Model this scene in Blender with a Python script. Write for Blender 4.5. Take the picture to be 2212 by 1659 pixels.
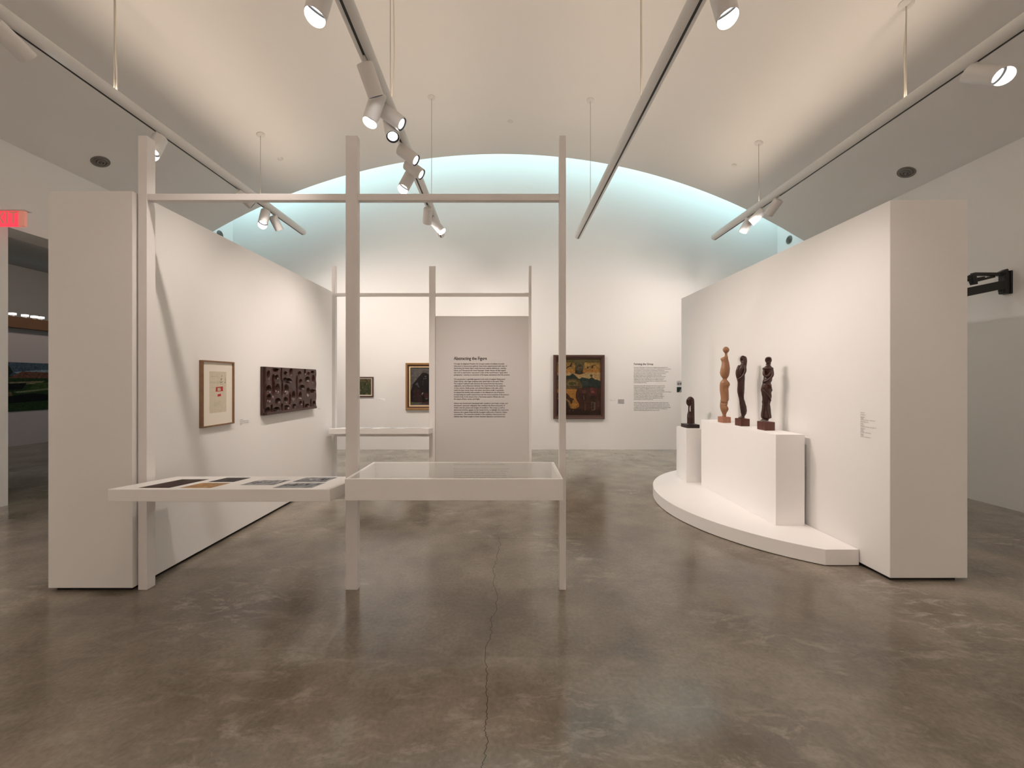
import bpy, math, random
import numpy as np
from mathutils import Vector, Matrix, noise as mnoise
random.seed(7)
sc = bpy.context.scene
for o in list(bpy.data.objects): bpy.data.objects.remove(o)

# ------------------------------------------------------------------ camera
F = 810.0; VX = 1101.0; VY = 823.0; EYE = 1.5
cam_d = bpy.data.cameras.new('camera'); cam = bpy.data.objects.new('camera', cam_d)
sc.collection.objects.link(cam); sc.camera = cam
cam_d.sensor_width = 36.0; cam_d.lens = F/2212*36
cam_d.shift_x = (1106-VX)/2212; cam_d.shift_y = (VY-829.5)/2212
cam.location = (0, 0, EYE); cam.rotation_euler = (math.radians(90), 0, 0)
cam_d.clip_start = 0.05; cam_d.clip_end = 100

# ------------------------------------------------------------------ world and exposure
w = bpy.data.worlds.new('world'); sc.world = w; w.use_nodes = True
w.node_tree.nodes['Background'].inputs[0].default_value = (0.62, 0.82, 0.9, 1)
w.node_tree.nodes['Background'].inputs[1].default_value = 0.3
sc.view_settings.view_transform = 'Standard'; sc.view_settings.look = 'None'
sc.view_settings.gamma = 1; sc.view_settings.use_curve_mapping = False
sc.view_settings.exposure = 0.12
SPOT_W = 125.0            # power of each gallery spot
UP_W = 18.5             # linear uplights on the outer rails, scaled down for the added inner ones
SKY_W = 4.5              # skylight glazing radiance
WARM = (1.0, 0.87, 0.80)
UPC = (1.0, 0.80, 0.62)

# ------------------------------------------------------------------ room numbers
XL, XR, YB, YF, YC = -6.06, 5.86, 8.21, -6.5, 7.45
ZL, ZR, ZA = 4.37, 4.27, 6.01
def circle3(p1, p2, p3):
    ax, ay = p1; bx, by = p2; cx, cy = p3
    d = 2*(ax*(by-cy)+bx*(cy-ay)+cx*(ay-by))
    ux = ((ax*ax+ay*ay)*(by-cy)+(bx*bx+by*by)*(cy-ay)+(cx*cx+cy*cy)*(ay-by))/d
    uy = ((ax*ax+ay*ay)*(cx-bx)+(bx*bx+by*by)*(ax-cx)+(cx*cx+cy*cy)*(bx-ax))/d
    return ux, uy, math.hypot(ax-ux, ay-uy)
CX0, CZ0, CR = circle3((XL, ZL), (-0.1, ZA), (XR, ZR))
def ceil_z(x): return CZ0 + math.sqrt(max(CR*CR-(x-CX0)**2, 0))
def at(px, py, Y): return Vector(((px-VX)/F*Y, Y, EYE-(py-VY)/F*Y))
def hit_ceiling(px, py):
    lo, hi = 0.5, 12.0
    for _ in range(60):
        m = (lo+hi)/2; p = at(px, py, m)
        if p.z > ceil_z(p.x): hi = m
        else: lo = m
    return at(px, py, lo)

# ------------------------------------------------------------------ materials
def mat(name, col, rough=0.6, spec=0.4, metal=0.0, bump=0.0, bscale=200, var=0.0, vscale=3.0, emit=None, es=0, coat=0):
    m = bpy.data.materials.new(name); m.use_nodes = True
    nt = m.node_tree; b = nt.nodes['Principled BSDF']
    b.inputs['Base Color'].default_value = (*col, 1); b.inputs['Roughness'].default_value = rough
    b.inputs['Specular IOR Level'].default_value = spec; b.inputs['Metallic'].default_value = metal
    b.inputs['Coat Weight'].default_value = coat
    if emit: b.inputs['Emission Color'].default_value = (*emit, 1); b.inputs['Emission Strength'].default_value = es
    tc = nt.nodes.new('ShaderNodeTexCoord')
    if var > 0:
        n = nt.nodes.new('ShaderNodeTexNoise'); n.inputs['Scale'].default_value = vscale; n.inputs['Detail'].default_value = 5
        nt.links.new(tc.outputs['Object'], n.inputs['Vector'])
        r = nt.nodes.new('ShaderNodeMapRange'); r.inputs[3].default_value = 1-var; r.inputs[4].default_value = 1+var
        nt.links.new(n.outputs['Fac'], r.inputs[0])
        mx = nt.nodes.new('ShaderNodeVectorMath'); mx.operation = 'SCALE'; mx.inputs[0].default_value = col
        nt.links.new(r.outputs[0], mx.inputs['Scale']); nt.links.new(mx.outputs[0], b.inputs['Base Color'])
    if bump > 0:
        n2 = nt.nodes.new('ShaderNodeTexNoise'); n2.inputs['Scale'].default_value = bscale; n2.inputs['Detail'].default_value = 3
        nt.links.new(tc.outputs['Object'], n2.inputs['Vector'])
        bp = nt.nodes.new('ShaderNodeBump'); bp.inputs['Strength'].default_value = bump; bp.inputs['Distance'].default_value = 0.002
        nt.links.new(n2.outputs['Fac'], bp.inputs['Height']); nt.links.new(bp.outputs[0], b.inputs['Normal'])
    return m
M = {}
M['wall'] = mat('wall_paint', (0.80, 0.783, 0.755), 0.75, 0.25, var=0.012, vscale=0.8)
M['ceil'] = mat('ceiling_plaster', (0.76, 0.74, 0.715), 0.85, 0.2, var=0.015, vscale=1.0)
M['white'] = mat('white_lacquer', (0.90, 0.88, 0.86), 0.45, 0.4, bump=0.05, bscale=300, var=0.01)
M['frame'] = mat('painted_timber', (0.80, 0.77, 0.75), 0.6, 0.35, bump=0.15, bscale=120, var=0.015, vscale=6)
M['panel'] = mat('panel_paint', (0.66, 0.635, 0.615), 0.6, 0.3, var=0.01)
M['black'] = mat('black_metal', (0.012, 0.012, 0.012), 0.4, 0.4, var=0.1)
M['ink'] = mat('ink', (0.05, 0.036, 0.03), 0.7, 0.2, var=0.05)
M['greyink'] = mat('grey_ink', (0.24, 0.215, 0.20), 0.7, 0.2, var=0.05)
M['recess'] = mat('recess_black', (0.02, 0.018, 0.016), 0.8, 0.2, var=0.1)
M['rail'] = mat('rail_enamel', (0.66, 0.64, 0.61), 0.42, 0.5, var=0.01)
M['fixture'] = mat('fixture_enamel', (0.72, 0.70, 0.68), 0.45, 0.5, var=0.01)
M['cable'] = mat('cable_grey', (0.45, 0.42, 0.38), 0.5, 0.4, var=0.02)
M['cord'] = mat('cord_cream', (0.72, 0.66, 0.55), 0.55, 0.4, var=0.02)
M['grille'] = mat('grille_grey', (0.21, 0.20, 0.18), 0.5, 0.5, metal=0.3, var=0.05)
M['oak'] = mat('oak_frame', (0.22, 0.125, 0.065), 0.5, 0.4, var=0.22, vscale=40)
M['mat_board'] = mat('mat_board', (0.80, 0.74, 0.63), 0.8, 0.2, var=0.01)
M['gold'] = mat('gilt_wood', (0.33, 0.175, 0.065), 0.4, 0.5, metal=0.3, var=0.2, vscale=25)
M['goldlite'] = mat('pale_gilt', (0.78, 0.56, 0.32), 0.45, 0.4, metal=0.15, var=0.08, vscale=25)
M['maroon'] = mat('maroon_wood', (0.055, 0.018, 0.014), 0.4, 0.5, var=0.2, vscale=20)
M['brownf'] = mat('brown_frame', (0.085, 0.04, 0.028), 0.35, 0.5, var=0.2, vscale=20)
M['linen'] = mat('linen', (0.62, 0.55, 0.44), 0.8, 0.2, bump=0.3, bscale=400, var=0.04)
M['beam'] = mat('brown_beam', (0.20, 0.105, 0.05), 0.6, 0.3, var=0.15)
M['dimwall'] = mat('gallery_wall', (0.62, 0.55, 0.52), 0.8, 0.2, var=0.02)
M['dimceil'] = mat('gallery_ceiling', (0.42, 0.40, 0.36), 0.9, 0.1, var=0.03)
M['lens'] = mat('lens_glow', (0.9, 0.9, 0.9), 0.3, 0.3, emit=(1.0, 0.97, 0.95), es=22)
M['lens_dim'] = mat('lens_off_axis', (0.9, 0.9, 0.9), 0.2, 0.5, emit=(1.0, 0.95, 0.97), es=3)
M['lens_gallery'] = mat('gallery_lens', (0.9, 0.9, 0.9), 0.3, 0.3, emit=(1.0, 0.95, 0.92), es=1.1, var=0.01)
M['red'] = mat('exit_red', (0.7, 0.05, 0.07), 0.4, 0.4, emit=(1.0, 0.05, 0.09), es=0.9)
M['redtext'] = mat('exit_letters', (0.35, 0.1, 0.08), 0.4, 0.3, emit=(0.55, 0.16, 0.12), es=0.6)
M['sky'] = mat('skylight_glazing', (0.6, 0.7, 0.75), 0.5, 0.2, emit=(0.60, 0.92, 1.0), es=SKY_W)

def wood(name, c1, c2, rough, scale=18, coat=0.0, spec=0.5):
    m = bpy.data.materials.new(name); m.use_nodes = True; nt = m.node_tree; b = nt.nodes['Principled BSDF']
    tc = nt.nodes.new('ShaderNodeTexCoord'); mp = nt.nodes.new('ShaderNodeMapping'); mp.inputs['Scale'].default_value = (1, 1, 0.16)
    n = nt.nodes.new('ShaderNodeTexNoise'); n.inputs['Scale'].default_value = scale; n.inputs['Detail'].default_value = 6; n.inputs['Distortion'].default_value = 1.2
    cr = nt.nodes.new('ShaderNodeValToRGB'); cr.color_ramp.elements[0].position = 0.3; cr.color_ramp.elements[1].position = 0.72
    cr.color_ramp.elements[0].color = (*c1, 1); cr.color_ramp.elements[1].color = (*c2, 1)
    nt.links.new(tc.outputs['Object'], mp.inputs[0]); nt.links.new(mp.outputs[0], n.inputs['Vector'])
    nt.links.new(n.outputs['Fac'], cr.inputs[0]); nt.links.new(cr.outputs[0], b.inputs['Base Color'])
    b.inputs['Roughness'].default_value = rough; b.inputs['Coat Weight'].default_value = coat; b.inputs['Coat Roughness'].default_value = 0.15
    b.inputs['Specular IOR Level'].default_value = spec
    return m
M['lightwood'] = wood('light_wood', (0.25, 0.115, 0.055), (0.40, 0.20, 0.10), 0.45)
M['pinkwood'] = wood('light_wood_base', (0.30, 0.125, 0.08), (0.42, 0.19, 0.12), 0.5)
M['darkwood'] = wood('dark_wood', (0.022, 0.006, 0.004), (0.055, 0.015, 0.009), 0.32, coat=0.12)
M['redwood'] = wood('red_wood_base', (0.06, 0.016, 0.010), (0.12, 0.032, 0.02), 0.4)
M['reliefwood'] = wood('relief_wood', (0.028, 0.0075, 0.005), (0.058, 0.016, 0.010), 0.33, scale=9, coat=0.1)
M['ebony'] = wood('ebony', (0.010, 0.006, 0.005), (0.03, 0.015, 0.012), 0.4)

def painted():
    m = bpy.data.materials.new('oil_paint'); m.use_nodes = True; nt = m.node_tree; b = nt.nodes['Principled BSDF']
    at_ = nt.nodes.new('ShaderNodeAttribute'); at_.attribute_name = 'pigment'
    tc = nt.nodes.new('ShaderNodeTexCoord'); n = nt.nodes.new('ShaderNodeTexNoise'); n.inputs['Scale'].default_value = 14; n.inputs['Detail'].default_value = 8
    n.inputs['Distortion'].default_value = 1.5
    r = nt.nodes.new('ShaderNodeMapRange'); r.inputs[1].default_value = .3; r.inputs[2].default_value = .7; r.inputs[3].default_value = 0.55; r.inputs[4].default_value = 1.45
    mx = nt.nodes.new('ShaderNodeVectorMath'); mx.operation = 'SCALE'
    nt.links.new(tc.outputs['Object'], n.inputs['Vector']); nt.links.new(n.outputs['Fac'], r.inputs[0])
    nt.links.new(at_.outputs['Color'], mx.inputs[0]); nt.links.new(r.outputs[0], mx.inputs['Scale'])
    nt.links.new(mx.outputs[0], b.inputs['Base Color']); b.inputs['Roughness'].default_value = 0.6; b.inputs['Specular IOR Level'].default_value = 0.22
    bp = nt.nodes.new('ShaderNodeBump'); bp.inputs['Strength'].default_value = 0.3; bp.inputs['Distance'].default_value = 0.002
    nt.links.new(n.outputs['Fac'], bp.inputs['Height']); nt.links.new(bp.outputs[0], b.inputs['Normal'])
    return m
M['paint'] = painted()

def glass_mat():
    m = bpy.data.materials.new('acrylic'); m.use_nodes = True; nt = m.node_tree
    for n in list(nt.nodes): nt.nodes.remove(n)
    out = nt.nodes.new('ShaderNodeOutputMaterial'); mx = nt.nodes.new('ShaderNodeMixShader')
    tr = nt.nodes.new('ShaderNodeBsdfTransparent'); tr.inputs[0].default_value = (0.97, 0.975, 0.97, 1)
    gl = nt.nodes.new('ShaderNodeBsdfGlossy'); gl.inputs['Roughness'].default_value = 0.012
    fr = nt.nodes.new('ShaderNodeFresnel'); fr.inputs[0].default_value = 1.85
    ge = nt.nodes.new('ShaderNodeNewGeometry'); mu = nt.nodes.new('ShaderNodeMath'); mu.operation = 'MULTIPLY'; mu.use_clamp = True
    sb = nt.nodes.new('ShaderNodeMath'); sb.operation = 'SUBTRACT'; sb.inputs[0].default_value = 1.0
    nt.links.new(ge.outputs['Backfacing'], sb.inputs[1]); nt.links.new(fr.outputs[0], mu.inputs[0]); nt.links.new(sb.outputs[0], mu.inputs[1])
    nt.links.new(mu.outputs[0], mx.inputs[0]); nt.links.new(tr.outputs[0], mx.inputs[1]); nt.links.new(gl.outputs[0], mx.inputs[2])
    nt.links.new(mx.outputs[0], out.inputs[0]); return m
M['glass'] = glass_mat()

def floor_mat():
    m = bpy.data.materials.new('polished_concrete'); m.use_nodes = True; nt = m.node_tree; L = nt.links.new; b = nt.nodes['Principled BSDF']
    def N(t): return nt.nodes.new(t)
    tc = N('ShaderNodeTexCoord')
    def nz(scale, detail=6, dist=0.0, mp=None, rough=0.55):
        n = N('ShaderNodeTexNoise'); n.inputs['Scale'].default_value = scale; n.inputs['Detail'].default_value = detail
        n.inputs['Distortion'].default_value = dist; n.inputs['Roughness'].default_value = rough
        if mp:
            q = N('ShaderNodeMapping'); q.inputs['Scale'].default_value = mp[0]; q.inputs['Rotation'].default_value = (0, 0, mp[1]); q.inputs['Location'].default_value = mp[2]
            L(tc.outputs['Object'], q.inputs[0]); L(q.outputs[0], n.inputs['Vector'])
        else: L(tc.outputs['Object'], n.inputs['Vector'])
        return n.outputs['Fac']
    def ramp(src, pts):
        r = N('ShaderNodeValToRGB'); e = r.color_ramp.elements
        while len(e) > 1: e.remove(e[-1])
        e[0].position = pts[0][0]; e[0].color = (*pts[0][1], 1)
        for p, c in pts[1:]: k = e.new(p); k.color = (*c, 1)
        L(src, r.inputs[0]); return r.outputs[0]
    def mixc(f, a, c, mode='MIX'):
        x = N('ShaderNodeMix'); x.data_type = 'RGBA'; x.blend_type = mode
        if isinstance(f, float): x.inputs[0].default_value = f
        else: L(f, x.inputs[0])
        L(a, x.inputs[6])
        if isinstance(c, tuple): x.inputs[7].default_value = (*c, 1)
        else: L(c, x.inputs[7])
        return x.outputs[2]
    def math_(op, a, c=None, clamp=False):
        x = N('ShaderNodeMath'); x.operation = op; x.use_clamp = clamp
        for i, v in enumerate((a, c)):
            if v is None: continue
            if isinstance(v, (int, float)): x.inputs[i].default_value = v
            else: L(v, x.inputs[i])
        return x.outputs[0]
    base = ramp(nz(0.55, 8, 0.25), [(0.3, (0.185, 0.153, 0.118)), (0.5, (0.258, 0.221, 0.176)), (0.72, (0.335, 0.295, 0.241))])
    mid = ramp(nz(2.3, 7, 0.15), [(0.30, (0.70, 0.69, 0.67)), (0.70, (1.2, 1.2, 1.2))])
    c = mixc(1.0, base, mid, 'MULTIPLY')
    fine = ramp(nz(45, 6), [(0.3, (0.86, 0.86, 0.86)), (0.7, (1.12, 1.12, 1.12))])
    c = mixc(1.0, c, fine, 'MULTIPLY')
    # rubbed pale scuffs, stretched in two directions
    s1 = ramp(nz(5, 10, 0.5, ((1, 2.2, 1), 0.9, (3, 1, 0)), 0.74), [(0.50, (0, 0, 0)), (0.70, (1, 1, 1))])
    s2 = ramp(nz(1.0, 3, 0.3, ((1, 1, 1), 0, (9, 4, 0))), [(0.52, (0, 0, 0)), (0.68, (1, 1, 1))])
    sepA = N('ShaderNodeSeparateXYZ'); L(tc.outputs['Object'], sepA.inputs[0])
    near = math_('MULTIPLY', math_('SUBTRACT', 2.5, sepA.outputs[1]), 0.55, True)
    sf = math_('MULTIPLY', math_('MULTIPLY', s1, math_('ADD', math_('ADD', s2, 0.08), near), True), 0.85)
    c = mixc(sf, c, (0.46, 0.42, 0.36))
    sep = N('ShaderNodeSeparateXYZ'); L(tc.outputs['Object'], sep.inputs[0]); X, Y = sep.outputs[0], sep.outputs[1]
    def wob(scale, amp, seed):
        cb = N('ShaderNodeCombineXYZ'); L(Y, cb.inputs[1]); cb.inputs[0].default_value = seed
        n = N('ShaderNodeTexNoise'); n.inputs['Scale'].default_value = scale; n.inputs['Detail'].default_value = 7; n.inputs['Roughness'].default_value = .65
        L(cb.outputs[0], n.inputs['Vector']); return math_('MULTIPLY', math_('SUBTRACT', n.outputs['Fac'], 0.5), amp)
    # long hairline crack running away from the viewer
    cx = math_('ADD', wob(2.2, 0.22, 4.1), -0.11)
    d = math_('ABSOLUTE', math_('SUBTRACT', X, cx))
    crack = math_('MULTIPLY', math_('LESS_THAN', d, 0.0019), 0.72)
    crack = math_('MULTIPLY', crack, math_('LESS_THAN', Y, 3.9))
    
    d2 = math_('ABSOLUTE', math_('SUBTRACT', X, math_('ADD', math_('MULTIPLY', Y, 0.62), math_('ADD', wob(2.0, 0.3, 9.3), -4.1))))
    crack2 = math_('MULTIPLY', math_('LESS_THAN', d2, 0.0022), math_('MULTIPLY', math_('GREATER_THAN', Y, 2.9), 0.45))
    dj = math_('ABSOLUTE', math_('SUBTRACT', Y, 3.57)); joint = math_('MULTIPLY', math_('LESS_THAN', dj, 0.004), math_('MULTIPLY', s2, 0.45))
    dj2 = math_('ABSOLUTE', math_('SUBTRACT', Y, 2.09)); joint2 = math_('MULTIPLY', math_('LESS_THAN', dj2, 0.003), math_('MULTIPLY', s2, 0.25))
    cut = math_('MAXIMUM', math_('MAXIMUM', crack, crack2), math_('MAXIMUM', joint, joint2))
    c = mixc(cut, c, (0.018, 0.013, 0.010))
    L(c, b.inputs['Base Color'])
    rg = ramp(nz(1.6, 7, 0.1, ((1, 1, 1), 0, (2, 7, 0))), [(0.35, (0.13, 0.13, 0.13)), (0.68, (0.24, 0.24, 0.24))])
    L(rg, b.inputs['Roughness']); b.inputs['Specular IOR Level'].default_value = 0.5; b.inputs['IOR'].default_value = 1.62
    hb = math_('ADD', math_('MULTIPLY', nz(3.5, 4), 0.4), math_('MULTIPLY', nz(60, 3), 0.03))
    hb = math_('SUBTRACT', hb, math_('MULTIPLY', cut, 0.6))
    bp = N('ShaderNodeBump'); bp.inputs['Strength'].default_value = 0.07; bp.inputs['Distance'].default_value = 0.01
    L(hb, bp.inputs['Height']); L(bp.outputs[0], b.inputs['Normal'])
    return m
M['floor'] = floor_mat()

# ------------------------------------------------------------------ mesh helpers
class MB:
    def __init__(s): s.v = []; s.f = []; s.m = []
    def add(s, vs, fs, mi=0):
        k = len(s.v); s.v += [Vector(p) for p in vs]; s.f += [tuple(i+k for i in f) for f in fs]; s.m += [mi]*len(fs); return s
    def box(s, x0, x1, y0, y1, z0, z1, mi=0):
        return s.add([(x0,y0,z0),(x1,y0,z0),(x1,y1,z0),(x0,y1,z0),(x0,y0,z1),(x1,y0,z1),(x1,y1,z1),(x0,y1,z1)],
                     [(0,3,2,1),(4,5,6,7),(0,1,5,4),(1,2,6,5),(2,3,7,6),(3,0,4,7)], mi)
    def tube(s, pts, r, n=16, caps=True, mi=0, spline=False):
        pts = [Vector(p) for p in pts]; k = len(pts); vs = []
        if spline and k > 2:
            P = []; Rn = []; r0 = r if isinstance(r, (list, tuple)) else [r]*k
            for i in range(k-1):
                a, b, c, d = pts[max(i-1, 0)], pts[i], pts[i+1], pts[min(i+2, k-1)]
                for q in range(6):
                    u = q/6; P.append(0.5*((2*b)+(c-a)*u+(2*a-5*b+4*c-d)*u*u+(3*b-a-3*c+d)*u**3)); Rn.append(r0[i]+(r0[i+1]-r0[i])*u)
            P.append(pts[-1]); Rn.append(r0[-1]); pts, r, k = P, Rn, len(P)
        rr = r if isinstance(r, (list, tuple)) else [r]*k
        up = None
        for i, p in enumerate(pts):
            t = (pts[min(i+1, k-1)]-pts[max(i-1, 0)])
            if t.length < 1e-9: t = Vector((0, 0, 1))
            t.normalize()
            a = (up - t*up.dot(t)) if up is not None else t.orthogonal()
            a.normalize(); up = a; b = t.cross(a)
            for j in range(n):
                q = 2*math.pi*j/n; vs.append(p + (a*math.cos(q)+b*math.sin(q))*rr[i])
        fs = []
        for i in range(k-1):
            for j in range(n): fs.append((i*n+j, i*n+(j+1)%n, (i+1)*n+(j+1)%n, (i+1)*n+j))
        if caps: fs.append(tuple(range(n-1, -1, -1))); fs.append(tuple(range((k-1)*n, k*n)))
        return s.add(vs, fs, mi)
    def lathe(s, prof, n=32, mi=0, c=(0, 0, 0)):     # profile (r, z) spun about Z
        vs = []; fs = []
        for r, z in prof:
            for j in range(n):
                q = 2*math.pi*j/n; vs.append((c[0]+r*math.cos(q), c[1]+r*math.sin(q), c[2]+z))
        for i in range(len(prof)-1):
            for j in range(n): fs.append((i*n+j, i*n+(j+1)%n, (i+1)*n+(j+1)%n, (i+1)*n+j))
        return s.add(vs, fs, mi)
    def prism(s, poly, z0, z1, mi=0):
        n = len(poly); vs = [(x, y, z0) for x, y in poly]+[(x, y, z1) for x, y in poly]
        fs = [tuple(range(n-1, -1, -1)), tuple(range(n, 2*n))]+[(i, (i+1) % n, n+(i+1) % n, n+i) for i in range(n)]
        return s.add(vs, fs, mi)
    def build(s, name, mats, parent=None, smooth=False, bevel=0, local=False):
        if not isinstance(mats, (list, tuple)): mats = [mats]
        off = Vector((0, 0, 0))
        if parent is not None and not local:
            r = parent
            while r.parent: r = r.parent
            off = r.location
        me = bpy.data.meshes.new(name); me.from_pydata([v-off for v in s.v], [], s.f)
        for k in mats: me.materials.append(k)
        for p, mi in zip(me.polygons, s.m): p.material_index = mi
        if smooth: me.shade_smooth(); me.set_sharp_from_angle(angle=math.radians(38))
        me.update()
        o = bpy.data.objects.new(name, me); sc.collection.objects.link(o)
        if parent is not None: o.parent = parent
        if bevel:
            b = o.modifiers.new('bevel', 'BEVEL'); b.width = bevel; b.segments = 2; b.limit_method = 'ANGLE'
        return o
def tag(o, label, cat, group=None):
    o['label'] = label; o['category'] = cat
    if group: o['group'] = group
    return o
def thing(name, loc, label, cat, group=None):
    o = bpy.data.objects.new(name, None); sc.collection.objects.link(o); o.location = loc; o.empty_display_size = 0.1
    return tag(o, label, cat, group)
def struct(o): o['kind'] = 'structure'; return o
def box(name, a, mt, parent=None, bevel=0, **k): return MB().box(*a).build(name, mt, parent, bevel=bevel, **k)

# ------------------------------------------------------------------ room shell
T = 0.3; ZT = 8.4
struct(box('floor', (-12.0, XR+T, YF, 15.0, -0.1, 0), M['floor']))
def vault():
    n = 72; mb = MB(); vs = []; xs = [XL-0.02+(XR-XL+0.04)*i/n for i in range(n+1)]
    for y in (YF, YC):
        for x in xs: vs.append((x, y, ceil_z(min(max(x, XL), XR))))
        for x in xs: vs.append((x, y, ceil_z(min(max(x, XL), XR))+0.18))
    k = n+1; fs = []
    for i in range(n):
        fs.append((i, i+1, 2*k+i+1, 2*k+i)); fs.append((k+i, 3*k+i, 3*k+i+1, k+i+1))
        fs.append((i, k+i, k+i+1, i+1)); fs.append((2*k+i, 2*k+i+1, 3*k+i+1, 3*k+i))
    fs.append((0, 2*k, 3*k, k)); fs.append((n, k+n, 3*k+n, 2*k+n))
    o = mb.add(vs, fs).build('ceiling', M['ceil']); o.data.shade_smooth(); o.data.set_sharp_from_angle(angle=math.radians(30)); return struct(o)
vault()
struct(box('wall_back', (XL-T, XR+T, YB, YB+T, 0, ZT), M['wall']))
struct(box('wall_front', (XL-T, XR+T, YF-T, YF, 0, ZT), M['wall']))
struct(box('wall_right', (XR, XR+T, YF, YB, 0, ZT), M['wall']))
lw = MB(); DY0, DY1, DZ = 4.53, 7.1, 3.36; TL = 0.42
lw.box(XL-TL, XL, YF, DY0, 0, ZT); lw.box(XL-TL, XL, DY1, YB, 0, ZT); lw.box(XL-TL, XL, DY0, DY1, DZ, ZT)
struct(lw.build('wall_left', M['wall']))
# vertical face of the light well above the vault edge
n = 60; mb = MB(); vs = []; fs = []
for i in range(n+1):
    x = XL+(XR-XL)*i/n; z = ceil_z(x)+0.02
    vs += [(x, YC-0.12, z), (x, YC, z), (x, YC-0.12, ZT), (x, YC, ZT)]
for i in range(n):
    a = 4*i; fs += [(a, a+4, a+6, a+2), (a+1, a+3, a+7, a+5), (a, a+1, a+5, a+4)]
struct(mb.add(vs, fs).build('wall_skylight', M['wall']))
mb = MB(); vs = []; fs = []; n = 40
for i in range(n+1):
    x = XL+(XR-XL)*i/n; z = ceil_z(x)+1.45
    vs += [(x, YC, z), (x, YB, z), (x, YC, z+.05), (x, YB, z+.05)]
for i in range(n):
    a = 4*i; fs += [(a, a+1, a+5, a+4), (a+2, a+6, a+7, a+3)]
struct(mb.add(vs, fs).build('window_1', M['sky']))

# second gallery seen through the doorway on the left
GX = -11.4
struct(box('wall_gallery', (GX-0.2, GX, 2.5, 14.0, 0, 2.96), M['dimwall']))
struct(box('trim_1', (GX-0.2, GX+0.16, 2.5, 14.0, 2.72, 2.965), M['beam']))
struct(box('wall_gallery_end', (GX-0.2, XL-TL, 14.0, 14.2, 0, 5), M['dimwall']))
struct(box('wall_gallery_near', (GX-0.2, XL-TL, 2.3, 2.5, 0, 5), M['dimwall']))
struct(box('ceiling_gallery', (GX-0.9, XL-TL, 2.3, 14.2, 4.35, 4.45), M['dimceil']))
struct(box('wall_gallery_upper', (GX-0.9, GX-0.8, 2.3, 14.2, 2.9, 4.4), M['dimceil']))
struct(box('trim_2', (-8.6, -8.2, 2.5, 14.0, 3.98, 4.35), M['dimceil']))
gl = bpy.data.lights.new('gallery_fill', 'AREA'); gl.energy = 24; gl.color = (1, 0.82, 0.75); gl.shape = 'RECTANGLE'; gl.size = 0.3; gl.size_y = 6
glo = bpy.data.objects.new('gallery_fill', gl); sc.collection.objects.link(glo); glo.location = (-9.2, 8.5, 4.2); glo.rotation_euler = (0, math.radians(48), 0)  # unseen area light added to brighten the second gallery
glb = [(27, 677), (54, 681), (74, 684), (88, 689)]
pos = ['nearest the door edge', 'second from the door edge', 'third from the door edge', 'closest to the partition']
for (x, y), s in zip(glb, pos):
    X = -11.3; Y = X*F/(x-VX); Z = 3.02
    t = thing('gallery_spotlight', (X, Y, 2.965), 'small lit spotlight above the brown beam through the doorway, '+s, 'light', 'spotlights above the brown beam')
    box('lamp_head', (X-.05, X+.05, Y-.035, Y+.035, Z-.02, Z+.03), M['lens_gallery'], t)
    box('mount', (X-.03, X+.02, Y-.02, Y+.02, 2.965, Z-.02), M['fixture'], t)

# ------------------------------------------------------------------ flat pictures: layered polygons with their own pigment
def picture(name, parent, O, ax, up, nrm, W, H, base, shapes, mt=None, edge=None):
    O, ax, up, nrm = Vector(O), Vector(ax), Vector(up), Vector(nrm)
    mb = MB(); cols = []
    th = 0.004
    q = [O, O+ax*W, O+ax*W+up*H, O+up*H]
    mb.add([p+nrm*0 for p in q]+[p+nrm*th for p in q], [(3,2,1,0),(4,5,6,7),(0,1,5,4),(1,2,6,5),(2,3,7,6),(3,0,4,7)]); cols += [base]*6
    for i, (c, pts) in enumerate(shapes):
        mb.add([O+ax*(min(max(a, 0), 1)*W)+up*(min(max(b, 0), 1)*H)+nrm*(th+0.00012*(i+1)) for a, b in pts], [tuple(range(len(pts)))]); cols.append(c)
    o = mb.build(name, mt or M['paint'], parent)
    at_ = o.data.color_attributes.new('pigment', 'FLOAT_COLOR', 'CORNER')
    for p, c in zip(o.data.polygons, cols):
        for li in p.loop_indices: at_.data[li].color = (*c, 1)
    return o
def ell(cx, cy, rx, ry, n=22, rot=0):
    return [(cx+rx*math.cos(t)*math.cos(rot)-ry*math.sin(t)*math.sin(rot), cy+rx*math.cos(t)*math.sin(rot)+ry*math.sin(t)*math.cos(rot)) for t in [2*math.pi*i/n for i in range(n)]]
def frame_ring(name, parent, O, ax, up, nrm, W, H, prof, mt):
    # moulded frame: prof = [(inset, height)] going inwards from the outer edge
    O, ax, up, nrm = Vector(O), Vector(ax), Vector(up), Vector(nrm); mb = MB(); vs = []; fs = []
    for ins, h in prof:
        for a, b in ((ins, ins), (W-ins, ins), (W-ins, H-ins), (ins, H-ins)): vs.append(O+ax*a+up*b+nrm*h)
    for i in range(len(prof)-1):
        for j in range(4): fs.append((i*4+j, i*4+(j+1) % 4, (i+1)*4+(j+1) % 4, (i+1)*4+j))
    return mb.add(vs, fs).build(name, mt, parent)

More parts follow.
